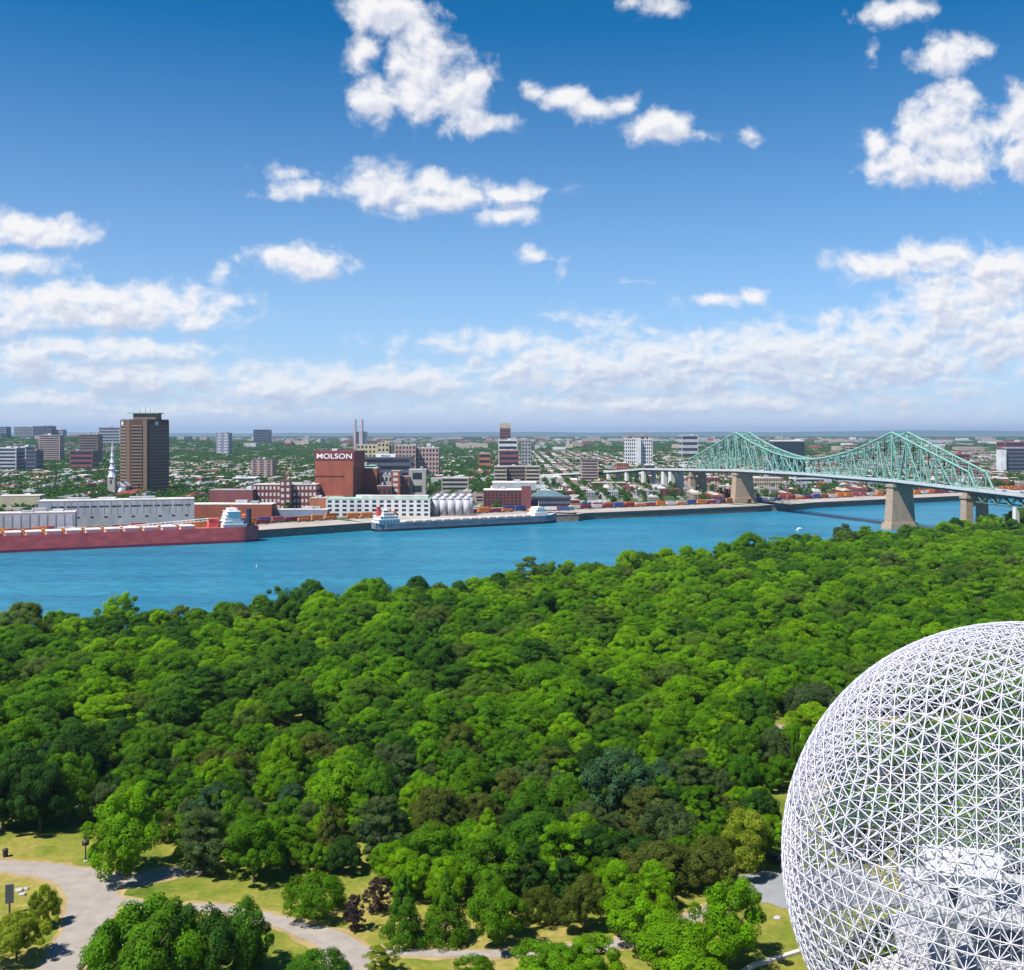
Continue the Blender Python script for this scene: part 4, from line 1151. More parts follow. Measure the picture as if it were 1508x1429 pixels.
M_SHIPW = mat('ship white', (0.74, 0.72, 0.69), 0.6, 0.08, 0.3)
def red_ship():
    m1 = mat('red hull paint', (0.66, 0.10, 0.095), 0.65, 0.28, 0.08, stretch=(1, 1, 2.5)); m2 = mat('dark red boot paint', (0.24, 0.03, 0.06), 0.7, 0.25, 0.1); m3 = mat('red deck paint', (0.32, 0.10, 0.08), 0.8, 0.2, 0.2)
    root, Ln = ship('long pink red bulk carrier with a white deckhouse moored at the far quay', (-240, 1042), (-440, 943), 24, 14.6, m1, m2, m3, extra=60)
    h = 14.0
    mh = mat('hatch paint', (0.72, 0.55, 0.50), 0.7, 0.15, 0.2); mo = mat('orange machinery paint', (0.62, 0.25, 0.05), 0.6, 0.15, 0.3)
    for i in range(13):
        mb = MB(); x = 60 + i * 16.4; mb.box(x, x + 12.4, -9, 9, h, h + 2.6); mb.box(x - .4, x + 12.8, -9.4, 9.4, h + 2.6, h + 3.4)
        o = mb.build('hatch_cover', mh, root)
        mb = MB(); mb.box(x + 13.2, x + 15.2, -8, -2, h, h + 4.4); mb.build('hatch_crane', mo, root)
    # deckhouse near the stern: tiers with windows
    z = h
    for (x0, x1, y0, y1, dz) in [(12, 34, -10.5, 10.5, 3.2), (15, 33, -10, 10, 3), (17, 32, -9, 9, 3), (18, 31, -9, 9, 3), (18, 30, -10.5, 10.5, 3.2)]:
        mb = MB(); mb.box(x0, x1, y0, y1, z, z + dz - .25); mb.box(x0 - .5, x1 + .5, y0 - .5, y1 + .5, z + dz - .25, z + dz)
        t = mb.build('deckhouse_tier', M_SHIPW, root)
        mb = MB()
        for k in range(5):
            x = x0 + (x1 - x0) * (k + .5) / 5; mb.box(x - .7, x + .7, y0 - .05, y0 + .2, z + 1.1, z + 2.1)
        mb.build('window_strip_panes', M_GLASSD, t)
        z += dz
    mb = MB(); mb.box(20, 28, -7, 7, z, z + 2.6); mb.build('wheelhouse', M_SHIPW, root)
    mb = MB(); mb.tube((24, 0, z + 2.6), (24, 0, z + 9), .5, .2); mb.tube((24, -3, z + 6), (24, 3, z + 6), .25); mb.build('mast', mo, root)
    mb = MB(); mb.lathe([(3.0, h), (2.7, h + 15), (2.9, h + 15), (2.9, h + 17)], 8, 0, 14); mb.build('funnel', mat('funnel black', (0.04, 0.04, 0.06), 0.6), root)
    for x in (36, 6):
        mb = MB(); mb.box(x, x + 9, -11.5, -2, h, h + 7.5); mb.build('deck_block', m1 if x > 10 else M_SHIPW, root)
        mb = MB(); mb.box(x - 1, x + 10, -12, -1.5, h + 7.5, h + 8.4); mb.build('deck_block_roof', mat('red lead', (0.55, 0.12, 0.09), 0.7), root)
    mb = MB(); mb.tube((2, -8, h), (2, -8, h + 6), .4); mb.tube((2, -8, h + 6), (10, -8, h + 8), .35); mb.build('davit', mo, root)
    mb = MB(); mb.lathe([(.1, -3.6), (1.1, -2.4), (1.4, 0), (1.1, 2.4), (.1, 3.6)], n=10)
    o = mb.build('lifeboat', mat('lifeboat orange', (0.7, 0.22, 0.05), 0.5), root, True); o.location = (9, -10, h + 10); o.rotation_euler = (0, math.pi/2, 0)
    # unloading boom lying along the deck
    segs = []
    p, q = Vector((46, 2, h + 8)), Vector((128, 2, h + 3))
    for oy in (-1.2, 1.2):
        for oz in (-1, 1): segs.append((p + Vector((0, oy, oz)), q + Vector((0, oy, oz))))
    for i in range(22):
        a, b = p.lerp(q, i / 22), p.lerp(q, (i + 1) / 22)
        for oy in (-1.2, 1.2): segs.append((a + Vector((0, oy, -1)), b + Vector((0, oy, 1))))
    V, Q = struts(np.array([a for a, b in segs]), np.array([b for a, b in segs]), .3)
    link('boom', np_mesh('boom', V, Q), M_SHIPW, root)
    mb = MB(); mb.tube((226, 0, h), (226, 0, h + 13), .6, .3); mb.tube((226, 0, h + 10), (222, 0, h + 10), .3); mb.build('mast', mo, root)
red_ship()

def grey_ship():
    m1 = mat('slate hull paint', (0.17, 0.20, 0.24), 0.6, 0.3, 0.08, stretch=(1, 1, 2.5)); m2 = mat('dark boot paint', (0.05, 0.025, 0.03), 0.7, 0.25, 0.1); m3 = mat('grey deck paint', (0.40, 0.38, 0.37), 0.8, 0.2, 0.2)
    root, Ln = ship('long slate grey lake freighter with white deckhouses at both ends, moored at the quay', (-140, 1141), (57, 1260), 22, 9.2, m1, m2, m3)
    h = 8.6
    mb = MB(); mb.box(3, Ln * .9, -11.06, -10.98, h - 1.2, h - .3); mb.build('hull_stripe', wall('grey'), root)
    z = h
    for (x0, x1, w, dz) in [(2, 26, 10, 4), (4, 24, 9.4, 3.4), (8, 20, 8.4, 3.2), (9, 16, 6, 3)]:
        mb = MB(); mb.box(x0, x1, -w, w, z, z + dz - .3); mb.box(x0 - .6, x1 + .6, -w - .6, w + .6, z + dz - .3, z + dz)
        t = mb.build('deckhouse_tier', M_SHIPW, root); mb = MB()
        for k in range(6):
            x = x0 + (x1 - x0) * (k + .5) / 6; mb.box(x - .6, x + .6, -w - .05, -w + .2, z + 1.2, z + 2.3)
        mb.build('window_strip_panes', M_GLASSD, t); z += dz
    mb = MB(); mb.lathe([(2.6, h + 7), (2.3, h + 15), (2.5, h + 17)], 6, 0, 14); mb.build('funnel', mat('funnel red', (0.45, 0.05, 0.06), 0.6), root)
    mb = MB(); mb.tube((14, 0, z), (14, 0, z + 10), .35, .15); mb.tube((14, -2.5, z + 6), (14, 2.5, z + 6), .2); mb.build('mast', M_SHIPW, root)
    for i in range(14):
        mb = MB(); x = 34 + i * 11.4; mb.box(x, x + 8.6, -7.5, 7.5, h, h + 1.5); mb.build('hatch_cover', mat('pale hatch paint', (0.50, 0.46, 0.43), 0.7, 0.1), root)
    for (x0, x1, w, z0, z1) in [(196, 214, 8, h, h + 4), (198, 211, 7, h + 4, h + 7.4), (200, 209, 7.4, h + 7.4, h + 10)]:
        mb = MB(); mb.box(x0, x1, -w, w, z0, z1); mb.build('bow_house_tier', M_SHIPW, root)
    mb = MB(); mb.tube((206, 0, h + 10), (206, 0, h + 17), .3, .15); mb.build('mast', M_SHIPW, root)
grey_ship()

# ------------------------------------------------------------------ freight wagons on the rail yard
BOX = {'orange': (0.62, 0.20, 0.04), 'dark red': (0.27, 0.035, 0.04), 'rust brown': (0.26, 0.09, 0.05), 'blue': (0.04, 0.10, 0.32), 'white': (0.68, 0.67, 0.66), 'green': (0.05, 0.19, 0.17), 'pink red': (0.44, 0.12, 0.14)}
def along(offset, s):
    """Point and heading at the length s on the quay line, moved inland."""
    pts = [Vector(p) for p in QUAY if p[0] > -800]
    for a, b in zip(pts, pts[1:]):
        l = (b - a).length
        if s <= l:
            d = (b - a) / l
            return a + d * s + Vector((-d.y, d.x)) * offset, math.atan2(d.y, d.x)
        s -= l
    return None
def wagons():
    wd = MB(); wd.box(-7.6, 7.6, -1.3, 1.3, .9, 1.25)
    for x in (-5.5, 5.5): wd.box(x - 1.3, x + 1.3, -1.1, 1.1, .25, .9)
    wd = wd.mesh('wagon_bed')
    meshes = {}
    for k, (L_, H_, n) in {'single': (13.6, 2.9, 1), 'double': (13.6, 5.4, 2), 'boxcar': (15.0, 3.9, 1)}.items():
        mb = MB()
        for i in range(n):
            z0 = 1.28 + i * H_ / n; z1 = z0 + H_ / n - .06
            mb.box(-L_/2, L_/2, -1.35, 1.35, z0, z1)
            m = 18
            for j in range(m):
                x = -L_/2 + L_ * (j + .5) / m
                for sg in (-1.41, 1.35): mb.box(x - .12, x + .12, sg, sg + .06, z0 + .15, z1 - .15)
        meshes[k] = mb.mesh('container_' + k)
    dark = mat('wagon steel', (0.05, 0.045, 0.05), 0.8)
    r = random.Random(5)
    for tr, off in enumerate((58, 67)):
        s = 180 + tr * 7
        while s < 2250:
            got = along(off, s)
            if not got: break
            p, hd = got
            run = (int(s / 170) + tr) % 5
            s += 16.6
            if r.random() < .06 or (run == 3 and r.random() < .3) or abs(p.x / p.y) > .52: continue
            c = r.choices(list(BOX), [6, 2.5, 1.5, 1, 2, .6, 1.4])[0]
            k = 'double' if c in ('orange', 'pink red', 'blue') and r.random() < .75 else ('boxcar' if c in ('dark red', 'rust brown', 'white') else 'single')
            where = 'beside the red ship' if p.x < -240 else 'behind the grey ship' if p.x < 80 else 'before the bridge' if p.x < 320 else 'beyond the bridge'
            track = 'near' if tr == 0 else 'far'
            root = empty('freight_wagon', (p.x, p.y, city_z(p.x, p.y) + .12), hd)
            tag(root, f'{c} {"double stacked container" if k == "double" else "container" if k == "single" else "boxcar"} wagon on the {track} track {where}', 'rail wagon', f'{c} {k} wagons on the {track} track {where}')
            link('wagon_bed', wd, dark, root)
            o = link('container', meshes[k], dark, root)
            o.material_slots[0].link = 'OBJECT'; o.material_slots[0].material = mat(f'{c} container paint', BOX[c], 0.65, 0.2, 0.3)
    tb = MB()
    for off in (57.3, 58.7, 66.3, 67.7):
        prev = None
        for s in range(60, 2400, 25):
            g = along(off, s)
            if not g: break
            p = g[0]; z = city_z(p.x, p.y) + .10
            if prev: tb.add([(*prev[0], prev[1]), (*p, z), (p.x - .1, p.y + .25, z), (prev[0].x - .1, prev[0].y + .25, prev[1])], [(0, 1, 2, 3)])
            prev = (p, z)
    tag(tb.build('rail_track', mat('track ballast', (0.16, 0.13, 0.12), 0.9, 0.2, 0.4)), kind='structure')
wagons()

# ------------------------------------------------------------------ small craft and markers on the river
def buoy(x, y, label):
    p = ground(x, y, 0.0)
    root = empty('buoy', p); root.scale = (.55,) * 3; tag(root, label, 'buoy')
    mb = MB(); mb.lathe([(.9, -.4), (1.2, .2), (1.2, .9), (.8, 1.2)], n=12); mb.build('float', wall('white'), root, True)
    mb = MB(); mb.lathe([(.5, 1.2), (.25, 3.2), (.4, 3.3), (.4, 3.9), (.05, 4.1)], n=8); mb.build('marker', wall('white'), root)
buoy(378, 835, 'small white buoy floating in the middle of the river')
buoy(1396, 774, 'white buoy on the water near the bridge pier and shore trees')
def motorboat():
    p = ground(1178, 781, 0.0)
    root = empty('motorboat', p, .5); tag(root, 'small white motorboat on the river just off the wooded shore', 'boat')
    mb = MB(); st = [(-4, 1.3), (-3, 1.6), (1, 1.6), (3.4, .9), (5, .05)]
    for (x0, w0), (x1, w1) in zip(st, st[1:]):
        mb.add([(x0, -w0*.7, -.3), (x1, -w1*.7, -.3), (x1, w1*.7, -.3), (x0, w0*.7, -.3), (x0, -w0, 1.2), (x1, -w1, 1.4), (x1, w1, 1.4), (x0, w0, 1.2)], [(0, 1, 5, 4), (2, 3, 7, 6), (4, 5, 6, 7)])
    mb.add([(-4, -.9, -.3), (-4, .9, -.3), (-4, 1.3, 1.2), (-4, -1.3, 1.2)], [(3, 2, 1, 0)])
    mb.build('hull', M_SHIPW, root)
    mb = MB(); mb.box(-2, 1.6, -1.1, 1.1, 1.3, 2.9); mb.build('cabin', M_SHIPW, root)
motorboat()

# ------------------------------------------------------------------ houses of the city
FOOT = []                                                        # landmark footprints, to keep houses and trees off
for o in COL.objects:
    if o.parent is None and o.get('category') in ('building', 'brewery', 'factory', 'warehouse', 'shed', 'mill', 'apartments', 'office', 'office tower', 'church', 'silo', 'hospital', 'tower', 'power station'):
        for ch in o.children:
            bb = [o.matrix_basis @ Vector(c) for c in ch.bound_box]
            FOOT.append((min(b.x for b in bb) - 5, max(b.x for b in bb) + 5, min(b.y for b in bb) - 12, max(b.y for b in bb) + 5))
FOOT = [f for f in FOOT if f[1] - f[0] > 8]
FA = np.array(FOOT)
def blocked(x, y): return bool(np.any((FA[:, 0] < x) & (x < FA[:, 1]) & (FA[:, 2] < y) & (y < FA[:, 3])))
def on_bridge(x, y):
    v = Vector((x, y, 0)) - B0
    return abs(v.dot(BN) - side(v.dot(BD))) < 22 and v.dot(BD) < 980
def wood(x, y):                                                  # 0..1, how leafy a district is
    return .5 + .3 * math.sin(x * .0041 + 1.3) * math.cos(y * .0023 + .6) + .25 * math.sin(x * .0013 - y * .0017 + 2.2) + (.18 if x < 0 else -.10)

def zone(x, y):
    px = CX + x / y * F
    a = 'beyond the cold store' if px < 165 else 'behind the factory' if px < 465 else 'behind the brewery' if px < 640 else 'behind the silos' if px < 720 else 'around the slab apartments' if px < 830 else 'before the hospital' if px < 980 else 'behind the bridge' if px < 1300 else 'beyond the bridge'
    t = y - yq(x)
    b = 'near the bank' if t < 260 else 'in the first streets' if t < 500 else 'in further streets' if t < 850 else 'far out'
    return b + ' ' + a

def houses():
    def unit(kind):
        mb = MB()
        if kind == 'flat':
            mb.box(-.5, .5, -.5, .5, 0, .94, 0); mb.box(-.5, .5, -.5, -.47, .94, 1.0, 0); mb.box(-.5, .5, .47, .5, .94, 1, 0); mb.box(-.5, -.47, -.47, .47, .94, 1, 0); mb.box(.47, .5, -.47, .47, .94, 1, 0)
            mb.box(-.47, .47, -.47, .47, .9, .945, 1); mb.box(-.2, .05, .0, .3, .945, 1.18, 1); mb.box(.22, .3, -.3, -.2, .945, 1.22, 0)
        else:
            mb.box(-.5, .5, -.5, .5, 0, .75, 0)
            mb.add([(-.53, -.53, .75), (.53, -.53, .75), (.53, .53, .75), (-.53, .53, .75), (0, -.53, 1.08), (0, .53, 1.08)], [(0, 4, 5, 3), (1, 2, 5, 4), (0, 1, 4), (2, 3, 5), (3, 2, 1, 0)], 1)
        for z in (.15, .5):
            for x in (-.36, -.12, .12, .36):
                mb.box(x - .07, x + .07, -.508, -.49, z, z + .22, 2); mb.box(x - .07, x + .07, .49, .508, z, z + .22, 2)
            for y in (-.4, -.2, 0, .2, .4):
                mb.box(-.508, -.49, y - .05, y + .05, z, z + .22, 2); mb.box(.49, .508, y - .05, y + .05, z, z + .22, 2)
        me = mb.mesh('house_' + kind)
        for m in (wall('brick'), roofm('pale'), M_GLASSD): me.materials.append(m)
        return me
    UN = {'flat': unit('flat'), 'gabled': unit('gabled')}
    r = random.Random(21)
    spots = []
    for k in range(-70, 71):
        x0 = k * 58 + (k % 3) * 5
        for sd in (-1, 1):
            y = 1000 + r.uniform(0, 40)
            while y < 4600:
                ln = r.choice([12, 14, 18, 24, 32, 44, 58, 76]) * (1 + (y > 2600) * .5)
                x, yc = x0 + sd * 18, y + ln / 2
                y += ln + r.choice([2, 3, 5, 9, 18, 30])
                if abs(x / yc) > .50 or yc - yq(x) < (175 if x < -120 else 110) or blocked(x, yc) or blocked(x, yc + ln/2) or blocked(x, yc - ln/2) or on_bridge(x, yc): continue
                if yc - yq(x) < 170 and r.random() < .45: continue
                if int(yc / 190) != int((yc + ln * .5) / 190) and r.random() < .7: continue
                if random.Random(f'{k} {sd} {int(yc / 210)}').random() < .10: continue
                if r.random() < .12 + .95 * max(0, wood(x, yc) - .35): continue
                spots.append((x + r.uniform(-5, 5), yc, ln, r.uniform(11, 15), r.uniform(7, 11.5)))
    spots.sort(key=lambda s: s[1])
    wc = ['brick', 'redbrown', 'darkbrick', 'beige', 'grey', 'pinkish', 'lightgrey', 'concrete', 'white', 'orange']; ww = [3, 3, 2, 3, 3, 2, 2, 2, 1.5, .6]
    rc = ['white', 'pale', 'grey', 'dark', 'tan', 'red', 'green']; rw = [4, 5, 2.5, .9, 2.2, .7, .25]
    nm = {'brick': 'red brick', 'redbrown': 'red brown', 'darkbrick': 'dark brick', 'lightgrey': 'light grey', 'pinkish': 'pink brick'}
    for (x, y, ln, dp, h) in spots[:290]:
        kind = 'gabled' if r.random() < .12 else 'flat'
        a, b = r.choices(wc, ww)[0], r.choices(rc, rw)[0]
        o = link('house', UN[kind], None) if UN[kind].materials else None
        o.location = (x, y, city_z(x, y) - .3); o.scale = (dp, ln, h)
        if abs(ln) > 20 and r.random() < .25: o.scale = (ln * .8, dp, h)
        for i, m in ((0, wall(a)), (1, roofm(b))):
            o.material_slots[i].link = 'OBJECT'; o.material_slots[i].material = m
        sz = 'long' if ln > 30 else 'small'
        tag(o, f'{sz} {nm.get(a, a)} house with {b} {"pitched" if kind == "gabled" else "flat"} roof {zone(x, y)}', 'house', f'{sz} {a} {kind} {b} roofed houses {zone(x, y)}')
    # everything beyond reads as one mass of roofs
    mats = [wall(k) for k in wc] + [roofm(k) for k in rc]
    mb = MB()
    far = list(spots[290:])
    for _ in range(1250):
        y = r.uniform(4400, 10500); x = r.uniform(-.5, .5) * y
        big = r.random() < .16
        far.append((x, y, r.uniform(24, 110) * (1.5 if big else 1), r.uniform(14, 50), r.uniform(7, 12) * (2.4 if big else 1) + (y - 4400) * .0016))
    for (x, y, ln, dp, h) in far:
        z = city_z(x, y) - .5; a = r.choices(range(len(wc)), ww if y < 4400 else [1.5, 1.5, 1.2, 3, 3, 2, 2, 2, 1, .2])[0]; b = len(wc) + r.choices(range(len(rc)), rw if y < 4400 else [1.2, 3, 5, 2.5, 2, .3, .1])[0]
        w2, l2 = (ln / 2, dp / 2) if r.random() < .3 else (dp / 2, ln / 2)
        mb.box(x - w2, x + w2, y - l2, y + l2, z, z + h, a)
        mb.f.pop(-5); mb.m.pop(-5)
        mb.add([(x - w2, y - l2, z + h), (x + w2, y - l2, z + h), (x + w2, y + l2, z + h), (x - w2, y + l2, z + h)], [(0, 1, 2, 3)], b)
        if y < 4600:
            for i in range(2):
                q = z + h * (.25 + .4 * i); mb.box(x - w2 - .05, x + w2 + .05, y - l2 - .05, y + l2 + .05, q, q + h * .16, a)
    tag(mb.build('city_roofs', mats), 'far streets of low flat roofed houses fading to the horizon', kind='stuff')
houses()

def streets():
    m = mat('street asphalt', (0.24, 0.235, 0.235), 0.9, 0.12, 0.05)
    mb = MB()
    for k in range(-70, 71, 1):
        x = k * 58 + (k % 3) * 5
        ys = np.arange(max(yq(x) + 150, abs(x) / .55), 4600, 60)
        for a, b in zip(ys, ys[1:]):
            if blocked(x, (a + b) / 2): continue
            if k not in (-1, 2) and (a > 2500 or (k * 7 + int(a / 240) * 3) % 4 == 0): continue
            w = 8 if k in (-1, 2) else 4.5
            za, zb = city_z(x, a) + .08, city_z(x, b) + .08
            mb.add([(x - w, a, za), (x + w, a, za), (x + w, b, zb), (x - w, b, zb)], [(0, 1, 2, 3)])
    tag(mb.build('road', m), kind='structure')
streets()

# ------------------------------------------------------------------ trees
def crown_mesh(name, seed, shape, n_lobes=105, per=300, leaf=.027):
    """Leaf clumps on many lobes, the lobes on a few boughs, in a crown about one unit in radius, its foot at z = 0, its top near 2."""
    g = np.random.default_rng(seed)
    lobes, boughs = [], []
    for i in range(7 if shape == 'wide' else 6):                  # boughs give the crown an uneven outline
        a = i * 2.4 + g.uniform(-.5, .5); q = g.uniform(.30, .50) * (1.25 if shape == 'wide' else .8 if shape == 'tall' else 1)
        z = {'wide': 1.05, 'tall': .55 + 1.0 * ((i * .618) % 1), 'shrub': .62}.get(shape, .80 + .62 * ((i * .618) % 1)) + g.uniform(-.14, .14)
        boughs.append((np.array([q * math.cos(a), q * math.sin(a), z]), g.uniform(.40, .56)))
    if shape == 'full':                                           # a broad closed crown of a few great boughs
        boughs = [(np.array([q * math.cos(a), q * math.sin(a), z]), rr) for q, a, z, rr in [(g.uniform(.22, .42), i * 2.09 + g.uniform(-.6, .6), g.uniform(.75, 1.2), g.uniform(.54, .66)) for i in range(3)]]
    boughs.append((np.array([g.uniform(-.1, .1), g.uniform(-.1, .1), {'wide': 1.25, 'shrub': .8}.get(shape, 1.38)]), .50))
    while len(lobes) < n_lobes:
        d = g.normal(size=3); d /= np.linalg.norm(d)
        if shape in ('round', 'wide', 'tall', 'shrub', 'full'):
            if d[2] < -.8: continue
            bc, br = boughs[g.integers(len(boughs))]
            c = bc + d * br * np.array([1, 1, .72 if shape in ('wide', 'shrub') else .92]) * g.uniform(.75, 1.05); r = g.uniform(.10, .20)
            if any(np.linalg.norm(c - b2) < q2 * .62 for b2, q2 in boughs): continue
            if shape == 'shrub': c[2] = max(c[2], .1)
        elif shape == 'cone':
            z = g.uniform(0, 1) ** 1.3; a = g.uniform(0, 2 * math.pi); q = (1 - z) * .80 * g.uniform(.6, 1.1) + .03
            c = np.array([q * math.cos(a), q * math.sin(a), .2 + z * 1.72]); r = .07 + .11 * (1 - z)
        else:                                                     # loose: layered sprays with gaps
            a = g.uniform(0, 2 * math.pi); z = g.choice([.4, .75, 1.1, 1.45, 1.78]) + g.uniform(-.07, .07); q = g.uniform(.15, .9) * (1.15 - abs(z - 1.05) * .72)
            c = np.array([q * math.cos(a), q * math.sin(a), z]); r = g.uniform(.10, .17)
        lobes.append((c, r))
    C = np.array([c for c, _ in lobes]); Rr = np.array([r for _, r in lobes])
    k = n_lobes * per
    li = np.repeat(np.arange(n_lobes), per)
    d = g.normal(size=(k, 3)); d /= np.linalg.norm(d, axis=1)[:, None]
    flat = .55 if shape == 'loose' else .85
    P = C[li] + d * Rr[li][:, None] * np.array([1.05, 1.05, flat]) * g.uniform(.72, 1.16, size=(k, 1))
    # drop what is buried well inside another lobe
    keep = np.ones(k, bool)
    for j in range(n_lobes):
        q = np.linalg.norm((P - C[j]) / (Rr[j] * np.array([1.05, 1.05, flat])), axis=1)
        keep &= (q > .60) | (li == j)
    P, d, li = P[keep], d[keep], li[keep]
    k = len(P)
    outw = P - np.array([0, 0, .9]); outw /= np.linalg.norm(outw, axis=1)[:, None] + 1e-6
    nrm = d * .85 + outw * .35 + np.array([0, 0, .34]) + g.normal(size=(k, 3)) * .30
    nrm /= np.linalg.norm(nrm, axis=1)[:, None]
    ref = g.normal(size=(k, 3))
    a = np.cross(nrm, ref); a /= np.linalg.norm(a, axis=1)[:, None] + 1e-9
    b = np.cross(nrm, a)
    s = leaf * g.uniform(.6, 1.35, size=(k, 1)); s2 = s * g.uniform(.45, .8, size=(k, 1))
    V = np.stack([P - a * s, P - b * s2 + nrm * s * .12, P + a * s, P + b * s2 + nrm * s * .12], 1).reshape(-1, 3)
    V[:, 2] = np.maximum(V[:, 2], .02)
    Q = np.arange(4 * k).reshape(-1, 4)
    me = bpy.data.meshes.new(name)
    me.vertices.add(len(V)); me.vertices.foreach_set('co', V.astype(np.float32).ravel())
    me.loops.add(4 * k); me.loops.foreach_set('vertex_index', Q.astype(np.int32).ravel())
    me.polygons.add(k); me.polygons.foreach_set('loop_start', np.arange(0, 4 * k, 4, dtype=np.int32))
    me.update(calc_edges=True)
    at = me.attributes.new('tint', 'FLOAT', 'FACE')
    lt = g.uniform(0, 1, n_lobes)
    at.data.foreach_set('value', (lt[li] * .72 + g.uniform(0, 1, k) * .28).astype(np.float32))
    return me

CROWNS = {'round': [crown_mesh(f'crown_round_{i}', 10 + i, 'round') for i in range(4)],
          'wide': [crown_mesh(f'crown_wide_{i}', 30 + i, 'wide', 110) for i in range(3)],
          'full': [crown_mesh(f'crown_full_{i}', 150 + i, 'full', 120) for i in range(4)],
          'tall': [crown_mesh(f'crown_tall_{i}', 50 + i, 'tall') for i in range(3)],
          'cone': [crown_mesh(f'crown_cone_{i}', 70 + i, 'cone', 110, 190) for i in range(2)],
          'shrub': [crown_mesh(f'crown_shrub_{i}', 80 + i, 'shrub', 85, 210) for i in range(2)],
          'loose': [crown_mesh(f'crown_loose_{i}', 90 + i, 'loose', 100, 200) for i in range(3)]}
FAR = [crown_mesh(f'crown_far_{i}', 120 + i, s, 34, 30, .13) for i, s in enumerate(['round', 'wide', 'tall', 'round'])]

LEAF = {
    'bright green': foliage('bright leaves', [(0.105, 0.235, 0.003), (0.140, 0.27, 0.004), (0.090, 0.225, 0.005)]),
    'mid green': foliage('mid leaves', [(0.066, 0.165, 0.004), (0.086, 0.19, 0.005), (0.055, 0.155, 0.009)]),
    'dark green': foliage('dark leaves', [(0.028, 0.080, 0.011), (0.036, 0.095, 0.011)]),
    'grey green': foliage('grey leaves', [(0.065, 0.105, 0.035), (0.075, 0.12, 0.03)]),
    'blue green': foliage('blue leaves', [(0.030, 0.075, 0.030), (0.038, 0.09, 0.034)], .2),
    'olive': foliage('olive leaves', [(0.085, 0.115, 0.016), (0.095, 0.12, 0.022)]),
    'yellow green': foliage('yellow leaves', [(0.17, 0.235, 0.018), (0.20, 0.25, 0.022)]),
    'purple brown': foliage('purple leaves', [(0.060, 0.035, 0.035), (0.075, 0.045, 0.045)]),
    'silver blue': foliage('silver needles', [(0.14, 0.22, 0.22), (0.16, 0.24, 0.24)], .15),
}
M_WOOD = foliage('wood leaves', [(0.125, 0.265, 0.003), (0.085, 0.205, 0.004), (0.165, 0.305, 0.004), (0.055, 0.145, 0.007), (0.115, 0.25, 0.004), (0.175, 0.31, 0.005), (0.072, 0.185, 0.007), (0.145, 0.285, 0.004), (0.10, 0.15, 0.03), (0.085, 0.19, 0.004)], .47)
M_WOODD = foliage('shaded wood leaves', [(0.062, 0.155, 0.007), (0.044, 0.12, 0.010), (0.085, 0.19, 0.007), (0.034, 0.095, 0.012), (0.058, 0.15, 0.009), (0.085, 0.165, 0.016)])  # stands of naturally darker leaves
M_TOWNL = foliage('town leaves', [(0.050, 0.130, 0.014), (0.075, 0.165, 0.014), (0.038, 0.100, 0.020), (0.090, 0.19, 0.016)], .3)
M_BARK = mat('bark', (0.09, 0.07, 0.055), 0.95, 0.3, 2.0)

def trunk_mesh(seed):
    r = random.Random(seed); mb = MB()
    mb.tube((0, 0, -.15), (r.uniform(-.03, .03), r.uniform(-.03, .03), .55), .065, .05, 7)
    mb.tube((0, 0, .5), (r.uniform(-.05, .05), 0, 1.25), .05, .022, 6)
    for i in range(6):
        a = i * 1.05 + r.uniform(0, .5); z = r.uniform(.35, .85); e = r.uniform(.35, .6)
        mb.tube((0, 0, z), (e * math.cos(a), e * math.sin(a), z + r.uniform(.3, .6)), .028, .010, 5)
    return mb.mesh('trunk')
TRUNKS = [trunk_mesh(i) for i in range(3)]
NM = {'cone': 'conifer', 'shrub': 'shrub'}

def tree(x, y, z, rad, height, shape, colour, label, group=None, seed=0):
    r = random.Random(seed)
    name = 'conifer_tree' if shape == 'cone' else 'shrub' if shape == 'shrub' else 'broadleaf_tree'
    root = empty(name, (x, y, z), r.uniform(0, 6.28))
    tag(root, label, 'shrub' if shape == 'shrub' else 'tree', group)
    c = link('crown', CROWNS[shape][seed % len(CROWNS[shape])], LEAF['mid green'], root)
    lift = -.05 * height if shape == 'shrub' else -.085 * height if shape != 'cone' else -.05 * height
    top = {'round': 2.0, 'wide': 1.85, 'tall': 2.15, 'cone': 2.05, 'shrub': 1.55, 'loose': 2.0, 'full': 1.95}[shape]
    c.scale = (rad * r.uniform(.93, 1.07), rad * r.uniform(.93, 1.07), (height - lift) / top); c.location = (0, 0, lift)
    c.material_slots[0].link = 'OBJECT'; c.material_slots[0].material = LEAF[colour] if isinstance(colour, str) else colour
    t = link('trunk', TRUNKS[seed % 3], M_BARK, root)
    ts = height / 2 * (.72 if shape == 'shrub' else 1)
    t.scale = (ts * (.7 if shape != 'shrub' else .5), ts * (.7 if shape != 'shrub' else .5), ts)
    return root

